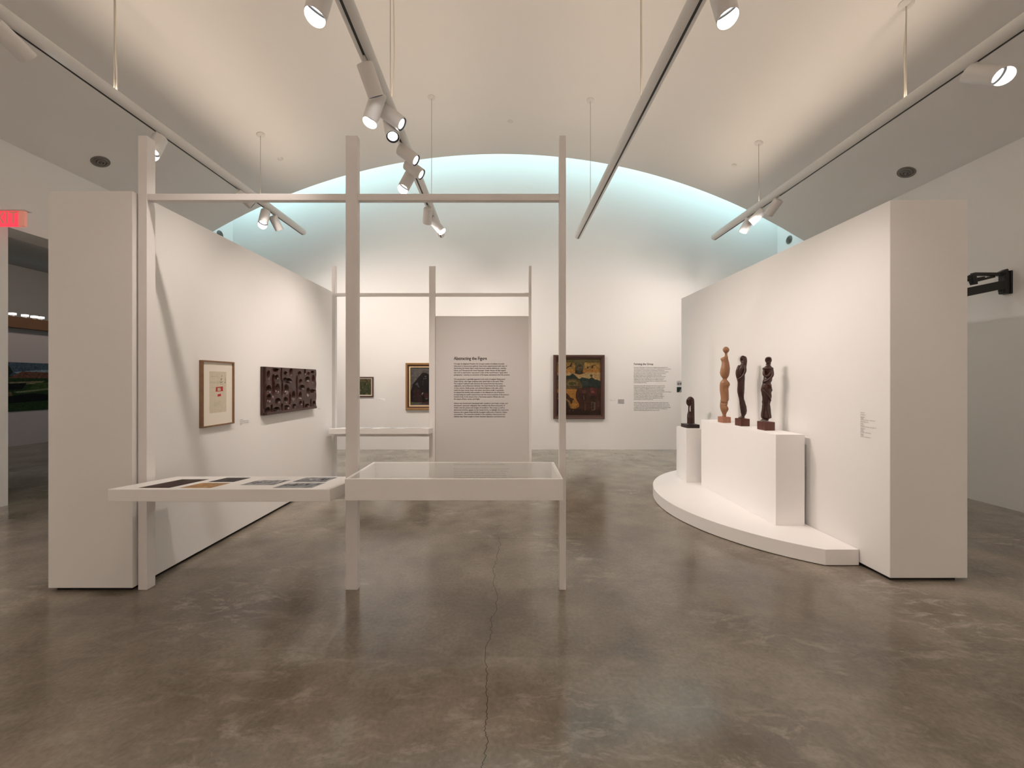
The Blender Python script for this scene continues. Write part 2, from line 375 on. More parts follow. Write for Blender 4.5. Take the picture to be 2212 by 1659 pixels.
# landscape in the second gallery
gy0, gy1 = -GX*0+ (GX+0.03)*F/(8-VX), 0
Yg0, Yg1, Zg0, Zg1 = 8.1, 9.75, 0.80, 1.93
t = thing('landscape_painting', (GX, (Yg0+Yg1)/2, Zg0), 'wide green landscape painting with blue sky seen through the doorway', 'painting')
L_ = [((0.07,0.11,0.14), [(0,.72),(1,.72),(1,1),(0,1)]), ((0.25,0.33,0.36), [(.3,.80),(.62,.86),(.98,.84),(.9,.78),(.4,.74)]),
      ((0.012,0.02,0.01), [(0,.6),(.2,.62),(.3,.8),(.25,.95),(.1,.99),(0,.95)]), ((0.15,0.07,0.045), [(.25,.68),(.75,.68),(.75,.8),(.4,.82)]),
      ((0.02,0.045,0.012), [(0,0),(1,0),(1,.66),(0,.66)]), ((0.22,0.2,0.11), [(.25,.60),(.66,.62),(.6,.56),(.28,.54)]), ((0.05,0.09,0.02), [(.4,.36),(1,.46),(1,.6),(.55,.58)]),
      ((0.20,0.22,0.12), [(.3,.40),(.95,.50),(.95,.48),(.35,.37)]), ((0.14,0.1,0.05), [(0,.22),(.3,.3),(.28,.4),(0,.36)]), ((0.004,0.006,0.004), [(0,.15),(.7,.2),(.95,.28),(.5,.36),(.1,.28)]),
      ((0.07,0.10,0.01), [(.7,.05),(1,.1),(1,.24),(.85,.2)]), ((0.004,0.006,0.004), [(.05,.42),(.4,.45),(.45,.58),(.2,.56)])]
picture('canvas', t, (GX+.012, Yg0, Zg0), (0, 1, 0), (0, 0, 1), (1, 0, 0), Yg1-Yg0, Zg1-Zg0, (0.03, 0.05, 0.015), L_)
box('stretcher', (GX, GX+.012, Yg0+.03, Yg1-.03, Zg0+.03, Zg1-.03), M['oak'], t)

# ------------------------------------------------------------------ partitions
def partition(x0, x1, y0, y1, label, skew=0):
    t = thing('partition_wall', ((x0+x1)/2, (y0+y1)/2, 0), label, 'partition wall')
    mb = MB(); a = 0.028
    xa0, xa1 = x0, x1; xb0, xb1 = x0+skew, x1+skew
    mb.add([(xa0,y0,a),(xa1,y0,a),(xb1,y1,a),(xb0,y1,a),(xa0,y0,2.85),(xa1,y0,2.85),(xb1,y1,2.85),(xb0,y1,2.85)],
           [(0,3,2,1),(4,5,6,7),(0,1,5,4),(1,2,6,5),(2,3,7,6),(3,0,4,7)])
    mb.build('panel', M['wall'], t, bevel=0.004)
    i = 0.03
    MB().box(x0+i, x1-i+min(skew, 0), y0+i, y1-i, 0, a).build('plinth', M['recess'], t)
    return t
partition(-3.28, -2.68, 2.664, 5.66, 'thick white partition wall on the left, carrying the framed drawing and the carved wooden relief')
partition(2.84, 3.42, 2.80, 6.14, 'thick white partition wall on the right, behind the curved platform of wooden figures', -0.03)

# ------------------------------------------------------------------ post and rail frames with text panel
FR = 2.845
def post_frame(xl, xw, xr, y, label, with_panel=False):
    t = thing('post_and_rail_stand', ((xw[0]+xw[1])/2, y, 0), label, 'display stand')
    for (a, b) in (xl, xw, xr):
        d = 0.066 if (a, b) == xl else 0.045
        MB().box(a, b, y, y+d, 0, 3.262).build('post', M['frame'], t, bevel=0.003)
    for z0, z1 in ((2.798, FR), (0.652, 0.699)):
        for a, b in ((xl[1], xw[0]), (xw[1], xr[0])):
            if with_panel and z0 < 1 and a == xw[1]: continue
            MB().box(a, b, y+.002, y+.042, z0, z1).build('crossbar', M['frame'], t, bevel=0.002)
    if with_panel:
        p = MB().box(xw[1]+.002, xr[0]-.002, y+.012, y+.037, 0.0, 2.495).build('text_panel', M['panel'], t, bevel=0.002)
        return t, p
    for a in (-0.8, 0.1):      # cleats that carry the glazed case
        MB().box(a-.03, a+.03, y+.002, y+.042, 0.699, 0.736).build('cleat', M['frame'], t)
    return t, None
post_frame((-2.667, -2.603), (-1.178, -1.092), (0.356, 0.404), 2.69, 'near white post and rail frame holding the open table and the glass case')
fr2, pnl = post_frame((-2.722, -2.667), (-1.232, -1.140), (0.290, 0.334), 5.73, 'far white post and rail frame holding the grey text panel', True)

# ------------------------------------------------------------------ lettering
def text_mesh(name, body, size, O, ax, up, nrm, mt, parent=None, line=1.0, fitw=None, bold=0.0):
    cu = bpy.data.curves.new('t', 'FONT'); cu.body = body; cu.size = size; cu.space_line = line; cu.resolution_u = 2
    cu.align_x = 'LEFT'; cu.align_y = 'TOP_BASELINE'; cu.fill_mode = 'FRONT'
    o = bpy.data.objects.new('t', cu); sc.collection.objects.link(o); bpy.context.view_layer.update()
    me = bpy.data.meshes.new_from_object(o); bpy.data.objects.remove(o); bpy.data.curves.remove(cu)
    vs = [v.co.copy() for v in me.vertices]; fs = [tuple(p.vertices) for p in me.polygons]; bpy.data.meshes.remove(me)
    s = fitw/max(v.x for v in vs) if fitw else 1.0
    O, ax, up, nrm = Vector(O), Vector(ax), Vector(up), Vector(nrm); off = Vector((0, 0, 0))
    mb = MB()
    for k, (dx, dy) in enumerate(((0, 0), (bold, 0), (bold*.5, bold*.6)) if bold > 0 else ((0, 0),)):      # overprint for weight
        mb.add([O+ax*(v.x*s+dx)+up*(v.y+dy)+nrm*(0.0012+k*.00005) for v in vs], fs)
    return mb.build(name, mt, parent)
XA, ZU, NB = (1, 0, 0), (0, 0, 1), (0, -1, 0)
P1 = "Through the Baghdad Modern Art Group's notion of istilham al-turath\n(discussed in the previous gallery), Iraqi artists experimented with ways of\nabstracting the human figure using historical cultural references\u2014namely,\nIslamic and Mesopotamian visual languages. Shakir Hassan Al Said argued\nthat such an abstraction represents a view of the world from a \"quasi third\nperspective,\" contrary to narratives of European dominance over the practice."
P2 = "This perspective is especially apparent in the work of sculptor Mohammed\nGhani Hikmat, who began studying under Jawad Salim in the early 1950s.\nThe sculptor's hallmark style abstracts the human form into decorative,\ncalligraphic, and architectural elements. He is best known for his sculptures\nof men, women, family groups, and cloistered figures in this style, which\nmelds the basic human shape with Islamic decorative motifs. In particular,\nhe adopted the beveled style prevalent in the Abbasid-era city of Samarra,\nincorporating the motif's outward turn into the curvy movement of the person's\nfeminine body. In the sinuous lines of his human pattern, Hikmat also sees\nthe shapes of faces, torsos, and thighs."
P3 = "Hikmat was furthermore fascinated with cuneiform and Arabic scripts, and\ndeveloped a personal calligraphy that combines the flows and points of\nArabic with the points and wedges of cuneiform. This script, as well as\nabstracted versions, appear on his human forms, to highlight the reciprocity\nbetween the organic body and the inorganic uniformity of abstract shapes\nand patterns. The artworks included in this exhibition demonstrate the\ndelicate way Ghani sought to hover between figuration and abstraction."
def para(parent, txt, px, py, Y, widthpx, pitch, mt, name='paragraph', bold=0.0012):
    p = at(px, py, Y); size = 0.029
    # line pitch = size*space_line (builtin font line height is 1 em)
    return text_mesh(name, txt, size, p, XA, ZU, NB, mt, parent, line=pitch/size, fitw=widthpx*Y/F, bold=bold)
yp = 5.742
text_mesh('title', 'Abstracting the Figure', 0.072, at(980.4, 777.6, yp), XA, ZU, NB, M['ink'], pnl, fitw=71*yp/F, bold=0.003)
pit = 4.752*yp/F
para(pnl, P1, 980.4, 787.3, yp, 121, pit, M['ink'])
para(pnl, P2, 980.4, 820.5, yp, 119, pit, M['ink'])
para(pnl, P3, 980.4, 872.6, yp, 118, pit, M['ink'])
G1 = "By the early 1950s, figures of modernist art in Baghdad were connected by the\nranks of both professional, scholar, and institution. They gathered in an art group that\nwas a driving force, in the foundation of a fresh artistic movement that\nwas rooted in the memory and heritage of the past. The artists shared a belief in\nthe importance of tradition in developing a uniquely modern Iraqi identity,\npainting, and sculpture. Some of the group's members, including\nJewad Selim, Shakir Hassan, and Mohammed Ghani, first met between the\nInstitute of Fine Arts in the 1940s. Others, for example, returned from\nstudies abroad in Paris in 1949. The group encouraged the making of\nart that could connect to painting or, later on, to sculpture and many other\nareas of tradition and culture."
G2 = "Founded by artists in 1951, along with other artists in Iraq at that time,\nthe group's first exhibition opened that same year in Baghdad's museum.\nIn their first manifesto, the Baghdad Modern Art Group announced\nto follow the principles of its movement with clarity and with feelings\nof respect for the nation's regional and historic past. The artists drew on the imagery\nof ancient art and to influence of the region's most popular forms,\nhandicrafts, and design, together with a visual language in an effort\nof renewal. The group lasted for decades, and inspired the making of\nwork that followed the country's cultural independence from that\nperiod through to the end of its active time."
G3 = "Many of the group's members had embraced their shared visions and\nideas to consider how older forms of the past could still \"speak\" to the\nthe present. Among the artists and thinkers in this group was an aim of\ncreating a new vision of the local landscape as well as the country's image\nbeyond its rivers and deserts. Some were still active, working in an\nunique heritage influencing the arts as they evolved."
wt = thing('wall_text', at(1369, 790, YB), 'black vinyl wall text headed Forming the Group on the white back wall', 'wall text')
yw = YB-0.001; pit2 = 3.28*yw/F
text_mesh('title', 'Forming the Group', 0.06, at(1369, 788.3, yw), XA, ZU, NB, M['ink'], wt, fitw=42*yw/F, bold=0.002)
para(wt, G1, 1369.2, 794.6, yw, 80, pit2, M['ink'], bold=0.0)
para(wt, G2, 1369.2, 834.2, yw, 80.6, pit2, M['ink'], bold=0.0)
para(wt, G3, 1369.2, 870.6, yw, 79, pit2, M['ink'], bold=0.0)

# ------------------------------------------------------------------ small wall labels
def label(name, O, ax, nrm, lines, desc, size=0.011, plate=None, ink='greyink', pitch=0.0165):
    # an applied label: (row, text) rows, with an optional plate behind
    t = thing(name, O, desc, 'label')
    O = Vector(O); axv = Vector(ax)
    if plate:
        W, H, mt = plate; q = O+axv*(-.012)+Vector((0, 0, -H+.02)); n = Vector(nrm)
        vs = [q, q+axv*W, q+axv*W+Vector((0,0,H)), q+Vector((0,0,H))]
        MB().add(vs+[v+n*.004 for v in vs], [(3,2,1,0),(4,5,6,7),(0,1,5,4),(1,2,6,5),(2,3,7,6),(3,0,4,7)]).build('card', mt, t)
        O = O+n*.0042
    for r, s in lines:
        text_mesh('line', s, size, O+Vector((0, 0, -r*pitch)), ax, ZU, nrm, M[ink], t, bold=0.0002)
    return t
xs = 2.68
def onA(px, py, x=-2.678):
    Y = x*F/(px-VX); return (x, Y, EYE-(py-VY)/F*Y)
label('wall_label', onA(518, 908), (0, 1, 0), (1, 0, 0), [(0, 'Untitled'), (1, 'ink and collage on paper'), (2, 'collection of the museum'), (2.9, '1958')], 'small grey lettered wall label beside the oak framed drawing', size=0.0125)
label('wall_label', onA(687, 882), (0, 1, 0), (1, 0, 0), [(0, 'Relief'), (1, 'carved wood')], 'tiny grey lettered wall label right of the carved wooden relief', size=0.013)
label('wall_label', at(818, 863, YB), XA, NB, [(0, 'Portrait'), (1, 'oil on board, 1953')], 'small printed label card between the two paintings left of the text panel', size=0.013, plate=(0.155, 0.055, M['white']))
label('wall_label', at(1317, 864, YB), XA, NB, [(0, 'Untitled'), (1, 'oil on canvas, 1955')], 'small lettered wall label just right of the large brown painting', size=0.014)
M['greycard'] = mat('grey_card', (0.42, 0.40, 0.39), 0.7, 0.2, var=0.03)
label('wall_label', at(1336, 864.5, YB), XA, NB, [(0, 'about this painting'), (1, 'and its group'), (2, 'of young artists')], 'small grey square label card between the large painting and the wall text', size=0.0085, plate=(0.135, 0.095, M['greycard']), pitch=0.02)
def onB(px, py, x=2.835):
    Y = x*F/(px-VX); return (x, Y, EYE-(py-VY)/F*Y)
b0 = onB(1859, 892)
rows = [(0, 'Figures'), (1.6, 'Sculptor'), (3.4, 'Mother'), (4.5, '1960'), (5.5, 'wood, private collection'), (7.0, 'Standing man'), (8.6, '1965'), (9.7, 'wood'), (10.7, 'museum of art, the gift of'), (12.3, 'Woman'), (13.3, '1962'), (14.2, 'wood'), (15.1, 'private collection'), (16.6, 'Head'), (17.6, '1964'), (18.5, 'wood, collection')]
label('wall_label', b0, (0, -1, 0), (-1, 0, 0), rows, 'tall column of grey label lettering on the right partition near its corner', size=0.0125, pitch=0.0104)

# ------------------------------------------------------------------ art on the left partition
def onAx(px, py, x): Y = x*F/(px-VX); return Vector((x, Y, EYE-(py-VY)/F*Y))
fy0, fy1, fz0, fz1 = 3.235, 3.61, 1.093, 1.681
t = thing('framed_drawing', (-2.68, (fy0+fy1)/2, fz0), 'slim oak framed drawing with two red marks in a cream mat', 'picture')
AY, NX = (0, 1, 0), (1, 0, 0)
frame_ring('frame', t, (-2.68, fy0, fz0), AY, ZU, NX, fy1-fy0, fz1-fz0, [(0, 0), (0, .032), (.012, .032), (.012, .012)], M['oak'])
box('backing', (-2.68, -2.668, fy0+.004, fy1-.004, fz0+.004, fz1-.004), M['oak'], t)
wy0, wy1, wz0, wz1 = 3.325, 3.525, 1.212, 1.585
mb = MB(); X0, X1 = -2.668, -2.663
for a in ((fy0+.012, wy0, fz0+.012, fz1-.012), (wy1, fy1-.012, fz0+.012, fz1-.012), (wy0, wy1, fz0+.012, wz0), (wy0, wy1, wz1, fz1-.012)): mb.box(X0, X1, a[0], a[1], a[2], a[3])
mb.build('mat_board', M['mat_board'], t)
M['paper'] = painted(); M['paper'].name = 'old_paper'
rg = [n for n in M['paper'].node_tree.nodes if n.type == 'MAP_RANGE'][0]; rg.inputs[3].default_value = .93; rg.inputs[4].default_value = 1.06
pc = (0.62, 0.55, 0.42); R_ = (0.42, 0.06, 0.05); G_ = (0.2, 0.19, 0.15)
ds = [((0.56,0.50,0.38), [(.05,.72),(.6,.70),(.62,.74),(.05,.76)]), ((0.57,0.52,0.40), [(.25,.14),(.62,.2),(.7,.3),(.35,.26)]),
      (R_, [(.37,.51),(.79,.52),(.78,.635),(.38,.62)]), (pc, [(.47,.53),(.66,.535),(.64,.6),(.48,.6)]), (G_, [(.50,.565),(.64,.57),(.64,.58),(.50,.575)]),
      ((0.50,0.03,0.05), [(.47,.395),(.67,.40),(.67,.455),(.48,.45)]),
      (G_, [(.60,.74),(.66,.72),(.78,.74),(.77,.755),(.66,.74),(.61,.76)]), (G_, [(.66,.79),(.72,.80),(.74,.83),(.70,.84),(.71,.82),(.66,.81)]),
      (G_, [(.68,.86),(.72,.87),(.74,.90),(.72,.91),(.70,.885)]), (G_, [(.66,.765),(.69,.77),(.675,.835),(.66,.83)]),
      (G_, [(.87,.72),(.92,.71),(.935,.80),(.92,.85),(.905,.85),(.915,.79),(.90,.735),(.88,.74)]), (G_, [(.60,.69),(.67,.685),(.80,.695),(.80,.70),(.67,.692),(.60,.70)]),
      ((0.48,0.42,0.31), [(.1,.86),(.5,.88),(.52,.885),(.1,.875)]), ((0.48,0.42,0.31), [(.1,.6),(.3,.61),(.3,.62),(.12,.61)])]
picture('drawing', t, (-2.6685, wy0-.004, wz0-.004), AY, ZU, NX, wy1-wy0+.008, wz1-wz0+.008, pc, ds, mt=M['paper'])
# carved relief
ry0, ry1, rz0, rz1 = 4.03, 5.10, 1.130, 1.655
holes = [(400,740,45,70),(600,720,35,80),(580,465,30,40),(510,540,25,110),(515,740,30,150),(800,740,42,85),(850,545,55,45),(770,520,30,36),(905,350,28,70),(410,940,40,75),(610,1000,42,52),(785,990,35,62),(960,890,33,88),(1110,880,28,66),(1150,700,48,48),(1275,520,40,55),(1290,800,28,85),(1390,775,48,32),(1405,520,22,85),(380,1215,42,55),(468,1180,18,85),(575,1200,60,50),(810,1145,45,42),(975,1115,33,40),(1260,1100,33,33),(1420,1055,26,46),(1185,1080,10,70),(1350,1050,12,80),(400,410,28,75),(560,300,62,28),(290,330,30,60),(785,375,28,30),(1095,385,30,42),(1035,560,14,100),(690,400,14,120),(705,700,12,150),(1040,760,12,140),(880,960,14,130),(330,560,14,60),(1120,560,26,40),(1120,1040,22,38),(700,1150,14,80),(1300,380,22,26),(1390,350,30,18),(1220,330,14,60)]
def relief():
    ny, nz = 230, 116; mb = MB(); H = []
    pts = []
    for (cx, cy, rx, ry) in holes:
        px = 540+cx/10.37; py = 770+cy/10.37; Y = 2.64*F/(VX-px); Z = EYE-(py-VY)/F*Y
        k = Y/F/10.37; dYdx = 2.64*F/(VX-px)**2/10.37
        pts.append((Y, Z, rx*dYdx*1.12, ry*k*1.12))
    ys = np.linspace(ry0, ry1, ny); zs = np.linspace(rz0, rz1, nz); YY, ZZ = np.meshgrid(ys, zs, indexing='ij')
    h = 0.048+0.002*np.sin(YY*30+np.sin(ZZ*18)*1.3)*np.cos(ZZ*24)
    for i, (a, b, c, d) in enumerate(pts):
        wv = 0.05*np.sin(3*np.arctan2((ZZ-b)/d, (YY-a)/c)+i)
        q = np.sqrt(((YY-a)/c)**2+((ZZ-b)/d)**2)+wv
        h -= 0.036*(1/(1+np.exp((q-0.95)*11)))
        h += 0.003*np.exp(-((q-1.3)/0.15)**2)
    h = np.clip(h, 0.008, 0.062)
    h[:, zs < rz0+0.028] = 0.056                       # ledge along the foot
    h[(ys < ry0+0.02), :] = 0.030
    vs = []
    for i in range(ny):
        for j in range(nz):
            e = 0.004*math.sin(zs[j]*40)*(1 if i == ny-1 else 0)
            vs.append((-2.68+h[i, j], ys[i]+e, zs[j]))
    fs = [(i*nz+j, (i+1)*nz+j, (i+1)*nz+j+1, i*nz+j+1) for i in range(ny-1) for j in range(nz-1)]
    k = len(vs); rim = [i*nz for i in range(ny)]+[(ny-1)*nz+j for j in range(1, nz)]+[i*nz+nz-1 for i in range(ny-2, -1, -1)]+[j for j in range(nz-2, 0, -1)]
    for r in rim: vs.append((-2.68, vs[r][1], vs[r][2]))
    m = len(rim)
    for q in range(m): fs.append((rim[q], k+q, k+(q+1) % m, rim[(q+1) % m]))
    fs.append(tuple(k+q for q in range(m)))
    return mb.add(vs, fs).build('carved_relief', M['reliefwood'], smooth=True)
tag(relief(), 'dark brown carved wooden relief panel of looping openings on the left partition', 'relief')

# ------------------------------------------------------------------ paintings on the back wall
def painting(x0, x1, y0, y1, label, name='painting'):
    a = at(x0, y1, YB); b = at(x1, y0, YB)
    t = thing(name, (a.x+(b.x-a.x)/2, YB, a.z), label, 'painting'); return t, a.x, a.z, b.x-a.x, b.z-a.z
def C3(shapes, x0, x1, y0, y1):
    return [(tuple(v*0.74 for v in c), [((x-x0)/(x1-x0), (y1-y)/(y1-y0)) for x, y in p]) for c, p in shapes]
# small portrait
t, X0, Z0, W, H = painting(757, 807, 814, 857.5, 'small dark green portrait painting in a thin brown frame, partly behind the near wide post')
frame_ring('frame', t, (X0, YB, Z0), XA, ZU, NB, W, H, [(0, 0), (0, .03), (.022, .035), (.026, .018)], M['brownf'])
frame_ring('liner', t, (X0, YB, Z0), XA, ZU, NB, W, H, [(.026, .024), (.045, .022), (.047, .01)], M['linen'])
i = .044; rr_ = random.Random(21)
S = [((0.10,0.075,0.035), [(0,.8),(1,.78),(1,1),(0,1)]), ((0.05,0.055,0.025), [(.3,.1),(.8,.1),(.86,.5),(.72,.8),(.42,.83),(.26,.6)])]
for _ in range(60):
    x, y = rr_.uniform(0, .95), rr_.uniform(0, .92); w1, h1 = rr_.uniform(.02, .09), rr_.uniform(.04, .16)
    S.append((rr_.choice([(0.11,0.11,0.05), (0.03,0.035,0.018), (0.07,0.085,0.04), (0.14,0.10,0.05), (0.02,0.02,0.012), (0.09,0.10,0.06)]), [(x, y), (x+w1, y+.02), (x+w1*.8, y+h1), (x+w1*.1, y+h1*.9)]))
picture('canvas', t, (X0+i, YB-.008, Z0+i), XA, ZU, NB, W-2*i, H-2*i, (0.055, 0.06, 0.025), S)
# hooded figure
t, X0, Z0, W, H = painting(877, 958, 784, 885.5, 'gilt framed painting of a dark hooded figure, partly behind the far wide post')
frame_ring('frame', t, (X0, YB, Z0), XA, ZU, NB, W, H, [(0, 0), (0, .035), (.012, .06), (.045, .055), (.052, .045)], M['gold'])
frame_ring('inner_frame', t, (X0, YB, Z0), XA, ZU, NB, W, H, [(.052, .05), (.058, .038), (.078, .032)], M['maroon'])
frame_ring('liner', t, (X0, YB, Z0), XA, ZU, NB, W, H, [(.078, .036), (.10, .034), (.102, .012)], M['goldlite'])
i = .10
S = C3([((0.115,0.105,0.095), [(330,410),(1270,410),(1270,900),(330,900)]),
        ((0.012,0.008,0.008), [(335,1290),(335,1030),(370,920),(385,830),(450,760),(500,690),(560,620),(610,560),(650,535),(720,540),(790,580),(860,660),(930,760),(1000,860),(1080,1000),(1120,1290)]),
        ((0.03,0.014,0.012), [(400,1290),(400,1000),(470,930),(600,1000),(640,1290)]),
        ((0.075,0.07,0.07), [(450,840),(500,780),(520,800),(560,910),(530,905),(490,850)]), ((0.12,0.11,0.10), [(655,690),(672,660),(676,690),(660,720)]),
        ((0.13,0.12,0.11), ell(710,630,25,13)), ((0.12,0.11,0.10), ell(715,680,20,14)), ((0.05,0.045,0.045), [(640,740),(660,740),(650,860),(640,850)]),
        ((0.42,0.38,0.34), [(618,1060),(650,1035),(655,1050),(635,1075),(630,1100),(618,1100)]), ((0.05,0.018,0.016), [(650,1060),(780,1040),(780,1200),(700,1180)]),
        ((0.09,0.105,0.045), [(335,1280),(500,1295),(520,1325),(335,1335)]), ((0.06,0.03,0.03), [(640,1290),(790,1270),(1270,1270),(1270,1340),(560,1330)]),
        ((0.09,0.08,0.075), [(700,1190),(770,1180),(770,1210),(710,1220)])], 330, 1044, 403, 1368)
picture('canvas', t, (X0+i, YB-.010, Z0+i), XA, ZU, NB, W-2*i, H-2*i, (0.09, 0.08, 0.075), S)
# large brown painting
t, X0, Z0, W, H = painting(1195, 1305, 767, 904.5, 'large ochre and dark green painting in a heavy brown frame on the back wall')
frame_ring('frame', t, (X0, YB, Z0), XA, ZU, NB, W, H, [(0, 0), (0, .055), (.012, .06), (.05, .05), (.055, .035)], M['brownf'])
frame_ring('inner_frame', t, (X0, YB, Z0), XA, ZU, NB, W, H, [(.055, .04), (.082, .034), (.085, .012)], M['maroon'])
i = .084; OC = (0.34,0.20,0.065); OC2 = (0.40,0.26,0.11); DG = (0.022,0.032,0.024); BR = (0.055,0.022,0.012); DB = (0.03,0.014,0.008); OL = (0.10,0.07,0.02); OR = (0.33,0.15,0.03)
S = C3([(OL, [(225,250),(1125,250),(1125,340),(225,340)]), ((0.26,0.155,0.04), [(225,320),(600,330),(600,560),(225,560)]), ((0.28,0.165,0.045), [(780,330),(1125,330),(1125,540),(760,540)]),
        ((0.10,0.08,0.03), [(540,250),(860,250),(790,330),(780,420),(600,420),(590,330)]), ((0.33,0.21,0.06), [(800,330),(830,315),(900,370),(880,400),(810,460)]),
        (OR, [(225,470),(560,470),(600,540),(225,560)]), (OR, [(760,480),(1125,460),(1125,520),(760,530)]),
        (OC2, [(225,540),(480,530),(560,545),(690,580),(860,530),(1125,540),(1125,720),(960,690),(700,700),(225,700)]), ((0.42,0.30,0.13), [(690,590),(900,560),(920,640),(760,620)]),
        (DB, [(395,440),(430,430),(440,405),(470,405),(490,390),(520,340),(550,330),(525,370),(525,415),(470,420),(420,450)]),
        (BR, ell(862,430,16,24)), (BR, [(935,440),(940,400),(965,385),(1020,375),(1025,385),(975,400),(975,440),(955,452)]),
        ((0.07,0.055,0.028), ell(690,445,78,82)), ((0.045,0.045,0.026), [(625,500),(755,500),(690,565)]), ((0.16,0.12,0.06), [(640,440),(740,420),(745,430),(645,448)]), ((0.14,0.10,0.05), [(650,470),(730,462),(730,470),(650,478)]),
        (DG, [(225,600),(395,600),(480,600),(545,555),(590,585),(670,665),(700,665),(735,635),(900,665),(925,640),(945,630),(1010,680),(1060,685),(1125,715),(1125,900),(225,900)]),
        ((0.03,0.045,0.035), [(720,680),(880,740),(860,850),(760,800)]), ((0.06,0.05,0.02), ell(935,600,26,26)), ((0.10,0.065,0.02), [(225,680),(395,680),(560,665),(690,690),(750,780),(740,870),(225,880)]),
        ((0.15,0.11,0.035), ell(540,760,120,60)), ((0.06,0.05,0.015), ell(540,770,85,40)), ((0.16,0.13,0.08), ell(460,790,12,18)), ((0.17,0.14,0.08), [(550,800),(600,780),(590,805)]), (BR, [(490,825),(680,825),(680,845),(490,840)]),
        (BR, [(600,870),(760,860),(900,830),(1125,860),(1125,1420),(225,1420),(225,880)]), ((0.085,0.028,0.022), [(880,850),(1000,860),(1050,900),(1040,1010),(860,1010)]),
        (DB, [(885,820),(905,820),(905,955),(885,955)]), ((0.24,0.055,0.05), ell(965,940,38,26)), (OR, [(395,880),(640,880),(610,980),(610,1060),(640,1130),(680,1190),(680,1250),(600,1290),(510,1285),(480,1200),(450,1120),(395,1090),(225,1080),(225,880)]),
        (BR, [(225,960),(430,970),(470,1010),(500,1060),(560,1075),(575,1100),(545,1120),(540,1185),(510,1190),(480,1120),(400,1070),(225,1060)]),
        ((0.13,0.10,0.05), [(395,1090),(450,1110),(480,1200),(500,1270),(480,1260),(450,1160),(395,1110)]), (DB, [(225,1100),(395,1110),(450,1160),(480,1270),(510,1300),(680,1300),(1125,1300),(1125,1420),(225,1420)]),
        ((0.11,0.045,0.035), ell(780,935,45,35)), (DB, [(730,1000),(830,990),(830,1130),(740,1130)]), ((0.12,0.08,0.05), [(765,1010),(785,1010),(795,1100),(775,1100)]), ((0.10,0.05,0.03), [(790,1170),(830,1200),(820,1330),(795,1320)]),
        (DB, [(910,1030),(1040,1040),(1030,1150),(910,1140)]), ((0.11,0.07,0.045), [(930,1130),(1020,1160),(1020,1320),(940,1330)]), (DB, [(950,1170),(980,1170),(980,1310),(950,1310)]), ((0.09,0.04,0.025), ell(1085,1200,30,50)),
        ((0.13,0.10,0.07), ell(410,1252,14,8)), ((0.12,0.08,0.04), ell(485,1330,8,14)), ((0.12,0.08,0.04), ell(560,1330,8,14))], 225, 1125, 250, 1420)
picture('canvas', t, (X0+i, YB-.010, Z0+i), XA, ZU, NB, W-2*i, H-2*i, DB, S)
# two small photographs at the edge of the right partition
for (y0, y1, lab, base, sh) in ((822.5, 833, 'small pale photograph print on the back wall, above the dark green one', (0.45,0.46,0.46), [((0.12,0.12,0.13), [(.05,.15),(.3,.2),(.5,.45),(.55,.2),(.9,.1),(.95,.6),(.7,.7),(.5,.4),(.2,.5)]), ((0.6,0.62,0.62), [(0,.75),(1,.7),(1,1),(0,1)])]),
                          (836, 847.5, 'small dark green photograph print on the back wall, below the pale one', (0.02,0.032,0.026), [((0.30,0.35,0.32), [(.45,.1),(.6,.1),(.7,.55),(.62,.6)]), ((0.35,0.36,0.33), [(.2,0),(.9,0),(.6,.16),(.4,.12)])])):
    a = at(1462, y1, YB); b = at(1475, y0, YB)
    t = thing('photograph_print', ((a.x+b.x)/2, YB, a.z), lab, 'photograph', 'two small photographs by the partition edge')
    picture('print', t, (a.x, YB, a.z), XA, ZU, NB, b.x-a.x, b.z-a.z, base, sh)

# ------------------------------------------------------------------ tables and glass case
def table(y0, xl, xr, z0, label, tilt=0.0909, notch=(-1.181, 2.687, 2.738)):
    t = thing('reading_table', ((xl+xr)/2, y0+.25, z0-.11), label, 'table')
    mb = MB(); D = 0.50; h = 0.08
    zf, zb = z0, z0-tilt*D
    zt = lambda y: z0-tilt*(y-y0)
    out = [(xl, y0), (xr, y0), (xr, notch[1]), (notch[0], notch[1]), (notch[0], notch[2]), (xr, notch[2]), (xr, y0+D), (xl, y0+D)]
    m = len(out); vs = [(x, y, zt(y)-h) for x, y in out]+[(x, y, zt(y)) for x, y in out]
    mb.add(vs, [tuple(range(m-1, -1, -1)), tuple(range(m, 2*m))]+[(i, (i+1) % m, m+(i+1) % m, m+i) for i in range(m)])
    mb.build('tabletop', M['white'], t, bevel=0.004)
    return t
t1 = table(2.40, -2.575, -1.150, 0.807, 'near white slab table with printed pictures, left of the glass case')
t2 = table(5.44, -2.630, -1.175, 0.809, 'far white slab table on the frame beside the grey text panel', tilt=0.09, notch=(-1.235, 5.727, 5.778))
def on_table(x0, x1, y0, y1, label, base, shapes, name='printed_picture'):
    zz = lambda y: 0.807-.0909*(y-2.4)+0.0003
    t = thing(name, ((x0+x1)/2, (y0+y1)/2, zz((y0+y1)/2)), label, 'print', 'printed pictures on the near table')
    up = Vector((0, y1-y0, zz(y1)-zz(y0))); Hh = up.length; up.normalize(); n = Vector((1, 0, 0)).cross(up)
    O = Vector((x0, y0, zz(y0)))-n*0.0035
    picture('sheet', t, O, XA, up, n, x1-x0, Hh, base, shapes)
